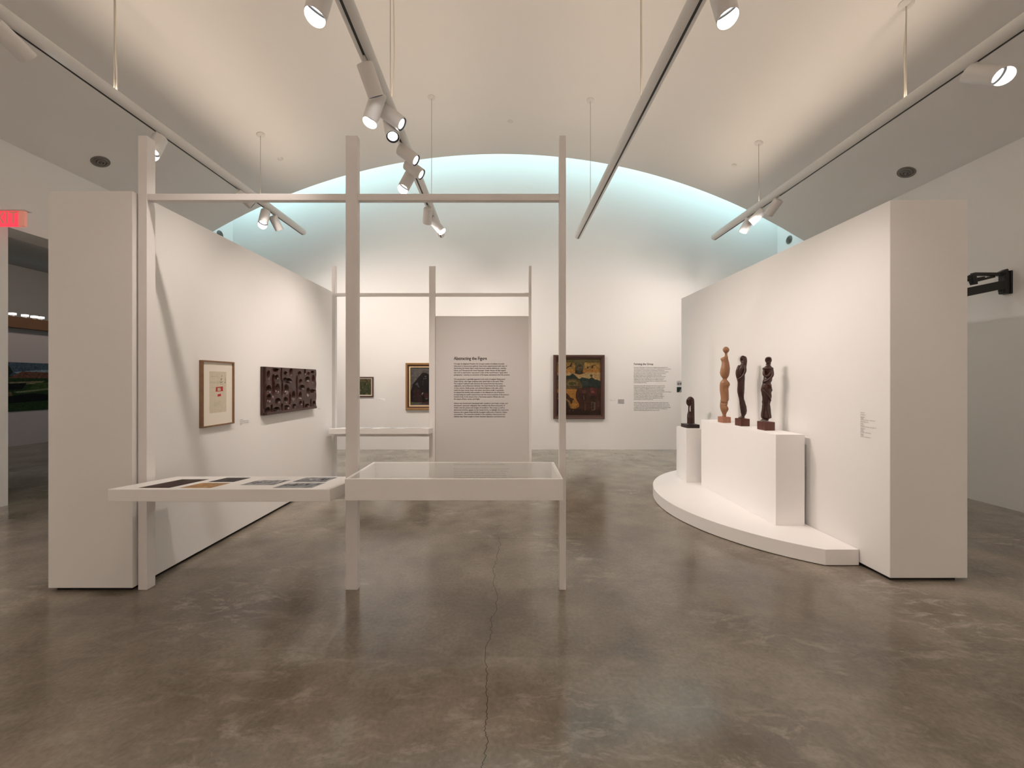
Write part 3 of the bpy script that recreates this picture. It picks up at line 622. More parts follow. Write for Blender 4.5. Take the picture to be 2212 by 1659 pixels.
def scatter(seed, cols, k=10, ylo=.1, yhi=.7):
    r = random.Random(seed); out = []
    for _ in range(k):
        x = r.uniform(.05, .9); y = r.uniform(ylo, yhi); w_ = r.uniform(.03, .09); h_ = r.uniform(.1, .35)
        out.append((r.choice(cols), [(x, y), (x+w_, y), (x+w_*.9, min(y+h_, .97)), (x+w_*.2, min(y+h_*.9, .95))]))
    return out
on_table(-2.42, -2.22, 2.444, 2.77, 'large dark brown printed picture at the left end of the near table', (0.055,0.028,0.024), scatter(1, [(0.10,0.05,0.04), (0.03,0.015,0.014)], 16, .05, .8))
on_table(-2.14, -1.96, 2.66, 2.84, 'dark grey printed picture at the back of the near table', (0.05,0.042,0.045), scatter(2, [(0.09,0.08,0.085), (0.03,0.026,0.03)], 12))
on_table(-2.15, -1.95, 2.445, 2.62, 'orange brown printed picture at the front of the near table', (0.46,0.27,0.12), scatter(3, [(0.36,0.19,0.08), (0.56,0.36,0.18)], 8))
BW = [(0.06,0.06,0.075), (0.14,0.14,0.16), (0.55,0.55,0.57)]
on_table(-1.83, -1.60, 2.546, 2.74, 'black and white group photograph in the middle of the near table', (0.34,0.35,0.36), [((0.55,0.56,0.57), [(0,.75),(1,.75),(1,1),(0,1)])]+scatter(4, BW, 18))
on_table(-1.545, -1.29, 2.444, 2.633, 'black and white photograph at the front right corner of the near table', (0.30,0.31,0.33), [((0.48,0.49,0.5), [(0,.7),(1,.7),(1,1),(0,1)])]+scatter(5, BW, 16, .3, .6))
on_table(-1.545, -1.31, 2.665, 2.852, 'black and white photograph at the back right corner of the near table', (0.33,0.34,0.36), [((0.2,0.2,0.22), [(0,0),(1,0),(1,.2),(0,.25)])]+scatter(6, BW, 18, .2, .6))
# printed caption between the photographs
cp = thing('caption_text', (-1.72, 2.80, 0.77), 'faint grey printed caption behind the middle photograph on the near table', 'caption')
up_ = Vector((0, 1, -.0909)).normalized(); nn = Vector((1, 0, 0)).cross(up_)
text_mesh('line', 'Members of the group with works', 0.012, (-1.83, 2.815, 0.807-.0909*.415), XA, up_, nn, M['greyink'], cp)
text_mesh('line', 'and visitors at the first exhibition', 0.012, (-1.83, 2.795, 0.807-.0909*.395), XA, up_, nn, M['greyink'], cp)
# papers on the far table
for k, (a, b) in enumerate(((-2.30, -2.02), (-1.92, -1.66), (-1.55, -1.28))):
    t = thing('paper_sheet', ((a+b)/2, 5.62, 0.79), ['white curled paper sheet on the far table, nearest the left partition', 'white curled paper sheet on the middle of the far table', 'white curled paper sheet on the far table, nearest the text panel'][k], 'paper', 'white sheets on the far table')
    vs = []; fs = []; N = 12
    for i in range(N+1):
        x = a+(b-a)*i/N; c = 0.004+0.010*abs(i/N-.5)**2*4
        for y in (5.47, 5.66): z = 0.809-.09*(y-5.44)+c; vs += [(x, y, z), (x, y, z+.0008)]
    for i in range(N): q = 4*i; fs += [(q+1, q+5, q+7, q+3), (q, q+2, q+6, q+4), (q, q+4, q+5, q+1), (q+2, q+3, q+7, q+6)]
    MB().add(vs, fs).build('sheet', M['white'], t)

cx0, cx1, cy0, cy1, cz0, cz1 = -1.055, 0.342, 2.40, 2.905, 0.736, 0.872
t = thing('display_case', ((cx0+cx1)/2, (cy0+cy1)/2, cz0), 'white shallow display case with a glass top between the near posts', 'display case')
# plan notched round the posts is not needed: the case stands between them
w_ = 0.022; mb = MB()
mb.box(cx0, cx1, cy0, cy0+w_, cz0, cz1); mb.box(cx0, cx1, cy1-w_, cy1, cz0, cz1); mb.box(cx0, cx0+w_, cy0+w_, cy1-w_, cz0, cz1); mb.box(cx1-w_, cx1, cy0+w_, cy1-w_, cz0, cz1)
mb.build('case_wall', M['white'], t)
box('case_floor', (cx0+w_, cx1-w_, cy0+w_, cy1-w_, cz0, cz0+.02), M['white'], t)
box('glass_top', (cx0+w_-.012, cx1-w_+.012, cy0+w_-.012, cy1-w_+.012, cz1-.006, cz1+.0005), M['glass'], t)
t = thing('booklet', (-.68, 2.50, cz0+.02), 'thin pale booklet lying inside the glass topped case', 'booklet')
mb = MB(); mb.box(-.76, -.60, 2.44, 2.56, cz0+.020, cz0+.032); mb.build('pages', M['mat_board'], t); box('cover', (-.762, -.598, 2.438, 2.562, cz0+.032, cz0+.034), M['greycard'], t)

# ------------------------------------------------------------------ platform and plinths
def platform():
    R = 1.577; yc = 4.395; xc = 1.79+R; pts = []
    ang0 = math.asin((3.04-yc)/R); ang1 = math.asin((5.75-yc)/R)
    for i in range(61):
        a = ang0+(ang1-ang0)*i/60; pts.append((xc-R*math.cos(a), yc+R*math.sin(a)))
    pts += [(2.808, 5.75), (2.833, 3.04)]
    mb = MB(); mb.prism(pts, 0.006, 0.134)
    o = mb.build('curved_platform', M['white'], bevel=0.003); return o
pl = platform(); tag(pl, 'low white curved platform on the floor against the right partition', 'platform')
tag(box('pedestal', (2.376, 2.67, 5.05, 5.345, 0.134, 0.857), M['white'], bevel=0.003), 'small square white pedestal carrying the little dark bust', 'pedestal')
tag(box('pedestal', (2.512, 2.786, 3.54, 4.92, 0.134, 0.995), M['white'], bevel=0.003), 'long white box pedestal carrying the three tall wooden figures', 'pedestal')

# ------------------------------------------------------------------ wooden figures
def loft_figure(name, parent, prof, s, base, cxp, ybase, z0, mt, depth=0.85, th=None, n=28, feature=None):
    # prof rows: (row, left, right); s = metres per unit; base = foot point; th = heading away from the viewer
    c, sn = math.cos(th), math.sin(th); rt = Vector((c, -sn, 0)); fw = Vector((-sn, -c, 0)); vs = []; fs = []
    rows = []
    prof = sorted(prof, key=lambda p: -p[0])
    ys = [p[0] for p in prof]; 
    K = 170
    for i in range(K+1):
        y = ys[0]+(ys[-1]-ys[0])*i/K
        for j in range(len(prof)-1):
            if prof[j][0] >= y >= prof[j+1][0]: break
        u = (prof[j][0]-y)/max(prof[j][0]-prof[j+1][0], 1e-6); u = u*u*(3-2*u)*0.6+u*0.4
        l = prof[j][1]+(prof[j+1][1]-prof[j][1])*u; r = prof[j][2]+(prof[j+1][2]-prof[j][2])*u
        rows.append((y, l, r))
    for (y, l, r) in rows:
        cx = ((l+r)/2-cxp)*s*c; hw = max((r-l)/2*s*c, .001); hd = hw*depth if hw < 0.045 else 0.045*depth+(hw-.045)*.5
        z = z0+(ybase-y)*s
        for k in range(n):
            a = 2*math.pi*k/n; q = Vector(base)+rt*(cx+hw*math.cos(a))+fw*(hd*math.sin(a)); q.z = z
            d = mnoise.noise(Vector((math.cos(a)*1.3, math.sin(a)*1.3, z*9)))*0.006*min(1, hw/.03)
            if feature: d += feature(a, y)
            q += (rt*math.cos(a)+fw*math.sin(a))*d
            vs.append(q)
    for i in range(K):
        for k in range(n): fs.append((i*n+k, i*n+(k+1) % n, (i+1)*n+(k+1) % n, (i+1)*n+k))
    fs.append(tuple(range(n-1, -1, -1))); fs.append(tuple(range(K*n, (K+1)*n)))
    return MB().add(vs, fs).build(name, mt, parent, smooth=False)
def smooth(o, lv=1):
    o.data.shade_smooth(); m = o.modifiers.new('sub', 'SUBSURF'); m.levels = lv; m.render_levels = lv; return o
SC = 1/6.144/F
def gauss(x, m_, s_): return math.exp(-((x-m_)/s_)**2)
def angd(a, b): return math.atan2(math.sin(a-b), math.cos(a-b))
# pale figure
Yd = 4.57; th1 = math.atan2(2.62, Yd)
f1 = [(184,955,975),(190,942,988),(205,928,1003),(225,920,1013),(248,926,1006),(262,940,990),(272,947,984),(300,948,985),(315,940,990),(330,905,992),(340,893,993),(352,892,995),(368,902,998),(395,908,1004),(430,903,1010),(480,893,1017),(530,886,1014),(560,892,1006),(585,905,997),(602,913,990),(618,905,992),(640,887,1004),(665,881,1018),(690,880,1021),(712,881,1008),(740,884,997),(800,887,1000),(850,890,1003),(880,892,1004),(905,884,999),(940,885,986),(965,885,979),(985,884,992),(1005,888,1001),(1030,894,995),(1060,908,977),(1085,918,967),(1112,913,968)]
t = thing('wooden_figure', (2.63, Yd, .995), 'tall pale wood figure with a round ball head, tallest on the long pedestal', 'sculpture', 'wooden figures on the platform')
ft = lambda a, y: 0.012*gauss(y, 490, 75)*gauss(angd(a, 1.9), 0, .5)-0.010*gauss(y, 620, 22)+0.010*gauss(y, 880, 60)*gauss(angd(a, 1.3), 0, .6)-0.008*gauss(y, 910+25*math.sin(a), 12)-0.008*gauss(angd(a, 1.6), 0, .18)*gauss(y, 780, 70)
smooth(loft_figure('body', t, f1, SC*Yd, (2.615, Yd, 0), 942, 1188, .995, M['lightwood'], th=th1, feature=ft))
box('base', (2.565, 2.665, 4.515, 4.625, .995, 1.065), M['pinkwood'], t, bevel=.004)
# dark veiled figure
Yd = 4.24; th2 = math.atan2(2.63, Yd)
f2 = [(303,1165,1190),(310,1148,1208),(322,1137,1220),(345,1131,1226),(375,1138,1227),(398,1148,1224),(412,1142,1222),(440,1112,1220),(470,1090,1216),(500,1080,1205),(540,1076,1199),(575,1079,1200),(610,1088,1202),(660,1097,1200),(720,1099,1196),(780,1101,1190),(830,1107,1186),(870,1117,1189),(920,1125,1203),(980,1134,1218),(1030,1140,1226),(1065,1146,1222),(1090,1150,1206),(1104,1142,1196),(1114,1115,1196),(1132,1108,1200)]
t = thing('wooden_figure', (2.63, Yd, .995), 'dark glossy leaning figure with long hair, middle of the three on the long pedestal', 'sculpture', 'wooden figures on the platform')
def ft2(a, y): return (-0.012*gauss(y, 350, 28)*gauss(angd(a, 2.1), 0, .45)+0.005*gauss(y, 352, 6)*gauss(angd(a, 2.2), 0, .25)+0.014*gauss(angd(a, 1.7-(y-480)/260), 0, .4)*gauss(y, 500, 90)
                       -0.008*gauss(angd(a, 1.2), 0, .25)*gauss(y, 560, 60)+0.008*gauss(y, 740, 70)*gauss(angd(a, 1.4), 0, .6)-0.008*gauss(angd(a, .9-(y-950)/400), 0, .2)*gauss(y, 930, 110))
smooth(loft_figure('body', t, f2, SC*Yd, (2.625, Yd, 0), 1158, 1228, .995, M['darkwood'], th=th2, feature=ft2))
def fig_pt(x, y, d, cxp, yb, Yd, cx, z0=.995):
    th = math.atan2(cx, Yd); q = Vector((cx, Yd, 0))+Vector((math.cos(th), -math.sin(th), 0))*((x-cxp)*SC*Yd*math.cos(th))+Vector((-math.sin(th), -math.cos(th), 0))*d
    q.z = z0+(yb-y)*SC*Yd; return q
g2 = lambda x, y, d: fig_pt(x, y, d, 1158, 1228, 4.24, 2.625)
MB().tube([g2(1120, 430, 0.021), g2(1105, 480, 0.035), g2(1118, 530, 0.039), g2(1150, 565, 0.037), g2(1172, 560, 0.031)], [.010, .014, .013, .011, .008], 14, spline=True).build('arm', M['darkwood'], t, smooth=True)
MB().tube([g2(1195, 430, 0.019), g2(1203, 490, 0.029), g2(1185, 545, 0.037), g2(1150, 590, 0.037), g2(1112, 612, 0.029)], [.010, .013, .012, .011, .008], 14, spline=True).build('arm', M['darkwood'], t, smooth=True)
MB().tube([g2(1150, 330, 0.017), g2(1146, 350, 0.027), g2(1150, 362, 0.019)], [.003, .006, .003], 10, spline=True).build('nose', M['darkwood'], t, smooth=True)
MB().tube([g2(1142, 318, 0.011), g2(1172, 306, 0.017), g2(1200, 330, 0.019), g2(1207, 380, 0.017), g2(1202, 440, 0.015), g2(1210, 500, 0.003)], [.002, .006, .008, .010, .010, .005], 14, spline=True).build('hair', M['darkwood'], t, smooth=True)
MB().tube([g2(1148, 1060, 0.017), g2(1162, 960, 0.021), g2(1150, 880, 0.019), g2(1120, 800, 0.021), g2(1118, 700, 0.025)], [.004, .008, .008, .007, .003], 12, spline=True).build('drapery_fold', M['darkwood'], t, smooth=True)
box('base', (2.575, 2.675, 4.175, 4.29, .995, 1.078), M['redwood'], t, bevel=.004)
# dark robed figure
Yd = 3.88; th3 = math.atan2(2.65, Yd)
f3 = [(318,1472,1505),(325,1455,1520),(340,1445,1528),(360,1440,1532),(382,1447,1527),(398,1458,1518),(410,1466,1510),(424,1464,1512),(440,1448,1524),(465,1425,1542),(482,1418,1550),(505,1424,1551),(530,1436,1550),(560,1440,1547),(600,1425,1543),(635,1408,1540),(655,1406,1528),(668,1408,1524),(690,1402,1536),(720,1395,1534),(745,1394,1526),(800,1399,1524),(850,1403,1530),(880,1402,1526),(915,1396,1518),(940,1402,1512),(985,1399,1514),(1030,1394,1520),(1070,1388,1527),(1105,1384,1534),(1125,1388,1535),(1136,1402,1506),(1150,1394,1494),(1166,1372,1496)]
t = thing('wooden_figure', (2.65, Yd, .995), 'dark robed figure with a ringed face, nearest the front of the long pedestal', 'sculpture', 'wooden figures on the platform')
def ft3(a, y):
    d = -0.012*gauss(y, 362, 24)*gauss(angd(a, 1.65), 0, .55)+0.006*gauss(y, 364, 7)*gauss(angd(a, 1.7), 0, .22)+0.008*gauss(y, 470, 14)
    d += 0.009*gauss(y-(520+60*angd(a, 1.6)), 60, 26)*gauss(angd(a, 1.6), 0, 1.0)+0.008*gauss(y-(560-60*angd(a, 1.6)), 100, 20)
    d += -0.007*gauss(math.sin(a*5+y/60), 0, .4)*gauss(y, 1010, 120)+0.006*gauss(math.sin(a*4-y/80), 0, .4)*gauss(y, 760, 90); return d
smooth(loft_figure('body', t, f3, SC*Yd, (2.645, Yd, 0), 1447, 1285, .995, M['darkwood'], th=th3, feature=ft3))
g3 = lambda x, y, d: fig_pt(x, y, d, 1447, 1285, 3.88, 2.645)
ring = [g3(1486+33*math.cos(a), 362+32*math.sin(a), .026) for a in [2*math.pi*i/24 for i in range(25)]]
MB().tube(ring, .0065, 12, caps=False).build('head_ring', M['darkwood'], t, smooth=True)
MB().tube([g3(1484, 345, 0.013), g3(1483, 362, 0.022), g3(1484, 372, 0.013)], [.003, .0055, .003], 10, spline=True).build('nose', M['darkwood'], t, smooth=True)
MB().tube([g3(1458, 412, 0.003), g3(1475, 424, 0.015), g3(1500, 424, 0.015), g3(1516, 410, 0.003)], .0055, 10, spline=True).build('collar', M['darkwood'], t, smooth=True)
MB().tube([g3(1430, 490, 0.021), g3(1428, 545, 0.033), g3(1452, 575, 0.039), g3(1492, 560, 0.039), g3(1512, 530, 0.035)], [.010, .013, .012, .011, .008], 14, spline=True).build('arm', M['darkwood'], t, smooth=True)
MB().tube([g3(1540, 490, 0.019), g3(1540, 560, 0.031), g3(1500, 610, 0.039), g3(1450, 640, 0.037), g3(1415, 655, 0.025)], [.010, .013, .012, .011, .008], 14, spline=True).build('arm', M['darkwood'], t, smooth=True)
MB().tube([g3(1412, 735, 0.021), g3(1450, 790, 0.035), g3(1500, 850, 0.035), g3(1520, 900, 0.021)], [.004, .009, .009, .004], 12, spline=True).build('drapery_fold', M['darkwood'], t, smooth=True)
MB().tube([g3(1420, 870, 0.023), g3(1425, 960, 0.029), g3(1415, 1060, 0.033), g3(1405, 1118, 0.035)], [.004, .008, .009, .008], 12, spline=True).build('drapery_fold', M['darkwood'], t, smooth=True)
MB().tube([g3(1480, 900, 0.029), g3(1476, 1000, 0.031), g3(1488, 1060, 0.037), g3(1496, 1120, 0.039)], [.003, .007, .009, .009], 12, spline=True).build('drapery_fold', M['darkwood'], t, smooth=True)
box('base', (2.595, 2.697, 3.81, 3.935, .995, 1.082), M['redwood'], t, bevel=.004)
# small bust
Yd = 5.20; thb = math.atan2(2.47, Yd)
t = thing('wooden_bust', (2.50, Yd, .857), 'little dark wooden bust with a long hair loop on the small pedestal', 'sculpture')
s = SC*Yd; c_, s_ = math.cos(thb), math.sin(thb); rt = Vector((c_, -s_, 0)); fw = Vector((-s_, -c_, 0)); Bp = Vector((2.515, Yd, 0)); cxp = 448; yb = 1250
def bp(x, y, d=0): q = Bp+rt*((x-cxp)*s*c_)+fw*d; q.z = .857+(yb-y)*s; return q
torso = [(1040,412,440),(1055,402,455),(1085,396,462),(1120,392,466),(1160,392,468),(1198,392,470)]
head = [(852,418,452),(865,396,470),(885,386,468),(910,383,455),(935,385,448),(955,396,442),(968,410,438)]
smooth(loft_figure('torso', t, torso, s, Bp, cxp, yb, .857, M['darkwood'], th=thb, depth=1.0, feature=lambda a, y: 0.006*gauss(y, 1120, 25)*gauss(angd(a, 1.6), 0, .9)))
smooth(loft_figure('head', t, head, s, Bp, cxp, yb, .857, M['darkwood'], th=thb, depth=.9, feature=lambda a, y: -0.004*gauss(y, 915, 10)*gauss(angd(a, 2.2), 0, .4)+.004*gauss(y, 925, 7)*gauss(angd(a, 2.6), 0, .25)))
MB().tube([bp(421, 965), bp(419, 1000), bp(420, 1050)], [.011, .009, .012], 14).build('neck', M['darkwood'], t, smooth=True)
MB().tube([bp(402, 868), bp(420, 862), bp(440, 862), bp(456, 874), bp(465, 900), bp(467, 1000), bp(467, 1100), bp(468, 1195)], [.003, .016, .022, .025, .025, .025, .026, .027], 18, spline=True).build('hair', M['darkwood'], t, smooth=True)
box('base', (2.415, 2.585, 5.10, 5.29, .857, .905), M['ebony'], t, bevel=.003)

# ------------------------------------------------------------------ track rails
RR = 0.063
rails = {1: ((-3.93, YF+.3, 4.33), (-3.92, 7.13, 4.33)), 2: ((-0.98, YF+.3, 4.18), (-1.25, 6.88, 4.18)),
         3: ((1.44, YF+.3, 4.18), (1.255, 6.93, 4.18)), 4: ((4.0, YF+.3, 4.25), (3.91, 7.18, 4.25))}
def rail_pt(k, Y):
    a, b = Vector(rails[k][0]), Vector(rails[k][1]); return a+(b-a)*((Y-a.y)/(b.y-a.y))
rl = {1: 'white round pipe rail above the left partition, leftmost of the four', 2: 'white round pipe rail crowded with spotlights, left of the centre',
      3: 'white round pipe rail with an empty black slot, right of the centre', 4: 'white round pipe rail above the right partition, rightmost of the four'}
for k in rails:
    a, b = Vector(rails[k][0]), Vector(rails[k][1]); t = thing('track_rail', a, rl[k], 'lighting rail', 'pipe lighting rails')
    d = (b-a).normalized(); side = Vector((0, 0, 1)).cross(d).normalized(); upv = d.cross(side); n = 36; h = 0.0085
    # pipe with an open slot along its underside
    ring = []
    g = math.asin(h/RR)
    for j in range(n+1): q = -math.pi/2+g+(2*math.pi-2*g)*j/n; ring.append((RR*math.cos(q), RR*math.sin(q)))
    ring += [(-h, -RR*.55), (h, -RR*.55)]
    vs = []; m = len(ring)
    for p, sc_ in ((a, 1), (b-d*.02, 1), (b-d*.006, .93), (b, .78)):
        for (x, z) in ring: vs.append(p+side*x*sc_+upv*z*sc_)
    fs = []; ms = []
    for i in range(3):
        for j in range(m): fs.append((i*m+j, i*m+(j+1) % m, (i+1)*m+(j+1) % m, (i+1)*m+j)); ms.append(1 if j >= n else 0)
    fs.append(tuple(range(3*m, 4*m))); ms.append(0); fs.append(tuple(range(m-1, -1, -1))); ms.append(0)
    mb = MB(); mb.v = vs; mb.f = fs; mb.m = ms; o = mb.build('pipe', [M['rail'], M['black']], t, smooth=True)
    sl = MB(); sl.add([a+side*(-.0105)-upv*(RR*.998), a+side*.0105-upv*(RR*.998), b-d*.03+side*.0105-upv*(RR*.998), b-d*.03-side*.0105-upv*(RR*.998)]+[a+side*(-.0105)-upv*(RR*.9), a+side*.0105-upv*(RR*.9), b-d*.03+side*.0105-upv*(RR*.9), b-d*.03-side*.0105-upv*(RR*.9)], [(0,1,2,3),(4,7,6,5),(0,4,5,1),(1,5,6,2),(2,6,7,3),(3,7,4,0)])
    sl.build('track_slot', M['black'], t)
    for Yc in (1.4, 3.72, 5.9) + ((-1.0, -3.5)):
        p = rail_pt(k, Yc); z = ceil_z(p.x)
        MB().tube([(p.x, Yc, p.z+RR*.9), (p.x, Yc, z)], .0042, 8).build('suspension_cable', M['cable'], t)
        dx = 0.01; nrm = Vector((p.x-CX0, 0, z-CZ0)).normalized()
        q = nrm.to_track_quat('Z', 'Y').to_matrix()
        ca = MB(); ca.lathe([(0.001, -.022), (.03, -.02), (.058, -.008), (.062, 0.004), (.001, .004)], 28)
        ca.v = [q @ v + Vector((p.x, Yc, z-.001)) for v in ca.v]; ca.build('canopy', M['rail'], t, smooth=True)
        if Yc == 3.72:      # slack power cord beside the cable
            pts = []
            for i in range(19):
                u = i/18; zz = p.z+RR*.9+(z-p.z-RR*.9)*u
                pts.append((p.x-.035*math.sin(math.pi*u)*(1 if k in (1,) else -1)*0.8+.006*math.sin(u*9), Yc+.03*math.sin(math.pi*u)+0.02*(1-u), zz))
            MB().tube(pts, .0065, 10).build('power_cord', M['cord'], t, smooth=True)

# linear uplights on the outer rails; weak ceiling fill added on the inner rails
for k, sgn, pw in ((1, 1, 1), (4, -1, 1), (2, 1, .66), (3, -1, .66)):
    for (ya, yb_) in ((-5.5, 0.5), (0.6, 6.9)):
        L = bpy.data.lights.new('uplight', 'AREA'); L.shape = 'RECTANGLE'; L.size = 0.05; L.size_y = yb_-ya; L.energy = UP_W*pw; L.color = UPC; L.spread = math.radians(150)
        lo = bpy.data.objects.new('uplight', L); sc.collection.objects.link(lo); p = rail_pt(k, (ya+yb_)/2)
        lo.location = (p.x, p.y, p.z+RR+.012); lo.rotation_euler = (0, math.radians(180+sgn*(34 if pw == 1 else 0)), 0)
        lo.visible_camera = True

# ------------------------------------------------------------------ track spotlights: one built, the rest copied
def make_spot(hood):
    t = bpy.data.objects.new('track_spotlight', None); sc.collection.objects.link(t)
    MB().box(-.0075, .0075, -.045, .045, -.012, .01).build('track_adapter', M['fixture'], t, local=True)
    MB().tube([(0, 0, -.01), (0, 0, -.085)], .0085, 12).build('stem', M['fixture'], t, local=True)
    r = .067; Lb = .195; Lt = .03
    hb = MB(); hb.lathe([(0.0005, -Lt), (r-.008, -Lt), (r-.002, -Lt+.004), (r, -Lt+.012), (r, Lb-.002), (r-.002, Lb), (r-.006, Lb)], 40)
    h_ = hb.build('housing', M['fixture'], t, smooth=True, local=True); h_.location = (0, 0, -.062)
    bf = MB(); bf.lathe([(r-.006, Lb), (r-.0065, Lb-.004), (.047, Lb-.008), (.046, Lb-.03), (0.0005, Lb-.034)], 40); bf.build('baffle', M['black'], h_, smooth=True, local=True)
    ln = MB(); ln.lathe([(0.0005, Lb-.009), (.025, Lb-.0095), (.0455, Lb-.013)], 40); ln.build('lens', M['lens'], h_, smooth=True, local=True)
    if hood:
        n = 48; vs = []; fs = []
        for rr_ in (r-.001, r-.004):
            for e in (0, 1):
                for j in range(n):
                    q = 2*math.pi*j/n; z = Lb-.01+e*(.012+.072*(0.5+0.5*math.cos(q))**1.2)
                    vs.append((rr_*math.cos(q), rr_*math.sin(q), z))
        for j in range(n):
            k2 = (j+1) % n
            fs += [(j, k2, n+k2, n+j), (2*n+j, 3*n+j, 3*n+k2, 2*n+k2), (n+j, n+k2, 3*n+k2, 3*n+j), (j, 2*n+j, 2*n+k2, k2)]
        MB().add(vs, fs).build('hood', M['fixture'], h_, smooth=True, local=True)
    return t
protos = {False: make_spot(False), True: make_spot(True)}; usedp = {False: False, True: False}
def copy_tree(o, parent=None):
    c = o.copy(); sc.collection.objects.link(c); c.parent = parent
    for ch in o.children: copy_tree(ch, c)
    return c
def spot(k, Y, target, label, hood=False, watts=1.0, cone=58, lit=True):
    if usedp[hood]: t = copy_tree(spot.master[hood])
    else: t = protos[hood]; usedp[hood] = True; spot.master[hood] = t
    for ch in list(t.children):
        for g in list(ch.children):
            if g.type == 'LIGHT': bpy.data.objects.remove(g)
    p = rail_pt(k, Y); t.location = (p.x, p.y, p.z-RR); tag(t, label, 'spotlight', 'track spotlights on the pipe rails')
    hs = [c for c in t.children if c.name.startswith('housing')][0]
    piv = Vector((p.x, p.y, p.z-RR-.062)); d = (Vector(target)-piv).normalized()
    # local Z = beam; local X (long side of the hood) turned towards the ceiling side
    zx = (piv-Vector((0, 0, EYE))).normalized(); x = (zx-d*zx.dot(d)); 
    if x.length < 1e-3: x = Vector((1, 0, 0))
    x.normalize(); x = -x if hood == 'up' else x; y = d.cross(x); m = Matrix((x, y, d)).transposed()
    hs.rotation_euler = m.to_euler()
    L = bpy.data.lights.new('beam', 'SPOT'); L.energy = SPOT_W*watts; L.color = WARM; L.spot_size = math.radians(cone); L.spot_blend = 1.0; L.shadow_soft_size = .03
    lo = bpy.data.objects.new('beam', L); sc.collection.objects.link(lo); lo.parent = hs; lo.location = (0, 0, .192); lo.rotation_euler = (math.pi, 0, 0)
    return t
spot.master = {}
spot(2, 2.37, (-2.68, 3.3, 1.4), 'large bright spotlight on the crowded rail, nearest the camera at the top', True, 1.0)
spot(2, 3.056, (-0.4, 5.1, 1.25), 'upright spotlight on the crowded rail with its glowing rim seen edge on', False, 1.7, 66)
spot(2, 3.36, (-2.68, 4.45, 1.4), 'hooded spotlight on the crowded rail, directly below the edge on one', True, .9)
spot(2, 3.56, (2.65, 3.87, 1.35), 'spotlight on the crowded rail turned right, just above the one facing the viewer', False, 1.1)
spot(2, 3.72, (-.35, 2.55, .85), 'spotlight on the crowded rail facing the viewer with a black ring', False, .6, 60)
spot(2, 4.157, (2.63, 4.2, 1.35), 'spotlight on the crowded rail turned right, level with the tops of the near posts', False, 1.1)
spot(2, 4.44, (2.62, 4.57, 1.35), 'spotlight on the crowded rail turned right, lower one of the overlapping pair', False, 1.1)
spot(2, 4.60, (-2.68, 4.7, 1.4), 'spotlight on the crowded rail turned left, just above the crossbar', True, .9)
spot(2, 5.62, (-2.1, 8.2, 1.45), 'small downward spotlight on the crowded rail, just below the crossbar', False, 1.15, 135)
spot(2, 5.95, (1.45, 8.2, 1.4), 'long hooded spotlight on the crowded rail, at its far end', True, 1.15, 135)
spot(1, 2.87, (-3.3, 8.2, 1.5), 'grey spotlight on the leftmost rail, cut by the left edge of the photo', False, .5)
spot(1, 4.20, (-4.15, 3.0, 0.9), 'bright hooded spotlight on the leftmost rail, beside the tall corner post', True, .5)
spot(1, 5.44, (-1.1, 8.2, 1.6), 'spotlight on the leftmost rail pointing right, partly behind the crossbar', False, 1.0, 135)
spot(1, 6.02, (-4.1, 5.3, 1.2), 'hooded lit spotlight on the leftmost rail, left one of the pair near its end', True, .4)
spot(1, 6.22, (-3.3, 8.2, 1.5), 'dark backed spotlight on the leftmost rail, right one of the pair near its end', False, 1.0, 135)
spot(4, 3.20, (5.0, 1.0, 2.0), 'bright hooded spotlight on the rightmost rail turned right, nearest the camera', True, .25)
spot(4, 5.49, (3.0, 8.2, 1.5), 'spotlight on the rightmost rail pointing down, nearest the camera of the group of three', False, .6, 135)
spot(4, 5.83, (1.5, 8.2, 1.5), 'pale tilted spotlight on the rightmost rail, middle of the group of three', False, .75, 135)
spot(4, 6.13, (3.2, 8.2, 1.4), 'spotlight on the rightmost rail, farthest of the group of three', False, .6, 135)
spot(3, 2.38, (2.83, 3.3, 1.2), 'large bright spotlight on the empty slotted rail, at the top edge of the photo', True, 1.0)
# unseen spotlights added behind the viewer to fill the room with bounced light
for i, (k, Y, tg) in enumerate(((2, -1.5, (-6.0, -1.5, 1.6)), (3, -1.8, (5.8, -1.8, 1.6)), (2, -4.0, (-2, -6.4, 1.6)), (3, -4.0, (2, -6.4, 1.6)))):
    spot(k, Y, tg, ['spotlight behind the viewer aimed at the left side wall', 'spotlight behind the viewer aimed at the right side wall', 'spotlight behind the viewer aimed at the left of the rear wall', 'spotlight behind the viewer aimed at the right of the rear wall'][i], False, 4.6, 120)

# ------------------------------------------------------------------ ceiling fittings
def ceiling_disc(name, px, py, r, prof, mt, label, cat, group):
    p = hit_ceiling(px, py); n = Vector((p.x-CX0, 0, p.z-CZ0)).normalized(); q = (-n).to_track_quat('Z', 'Y').to_matrix()
    t = thing(name, p, label, cat, group); mb = MB(); mb.lathe([(a*r, b) for a, b in prof], 36); mb.v = [q @ v + p for v in mb.v]
    mb.build('plate', mt, t, smooth=True); return t, p, q
for x, y, s in ((1102, 262, 'above the crown of the arch'), (606, 343, 'left of the crowded rail'), (1586, 357, 'left of the rightmost rail cable')):
    t, p, q = ceiling_disc('sprinkler_head', x, y, .045, [(.001, .012), (.5, .012), (.85, .008), (1, 0)], M['rail'], 'small round white sprinkler cover on the ceiling, '+s, 'sprinkler', 'ceiling sprinkler covers')
rings = [(.001, .03), (.14, .03), (.16, .012), (.30, .006), (.32, .022), (.42, .022), (.46, .006), (.60, .004), (.62, .018), (.70, .018), (.74, .004), (.95, .004), (1, .008), (1.02, 0)]
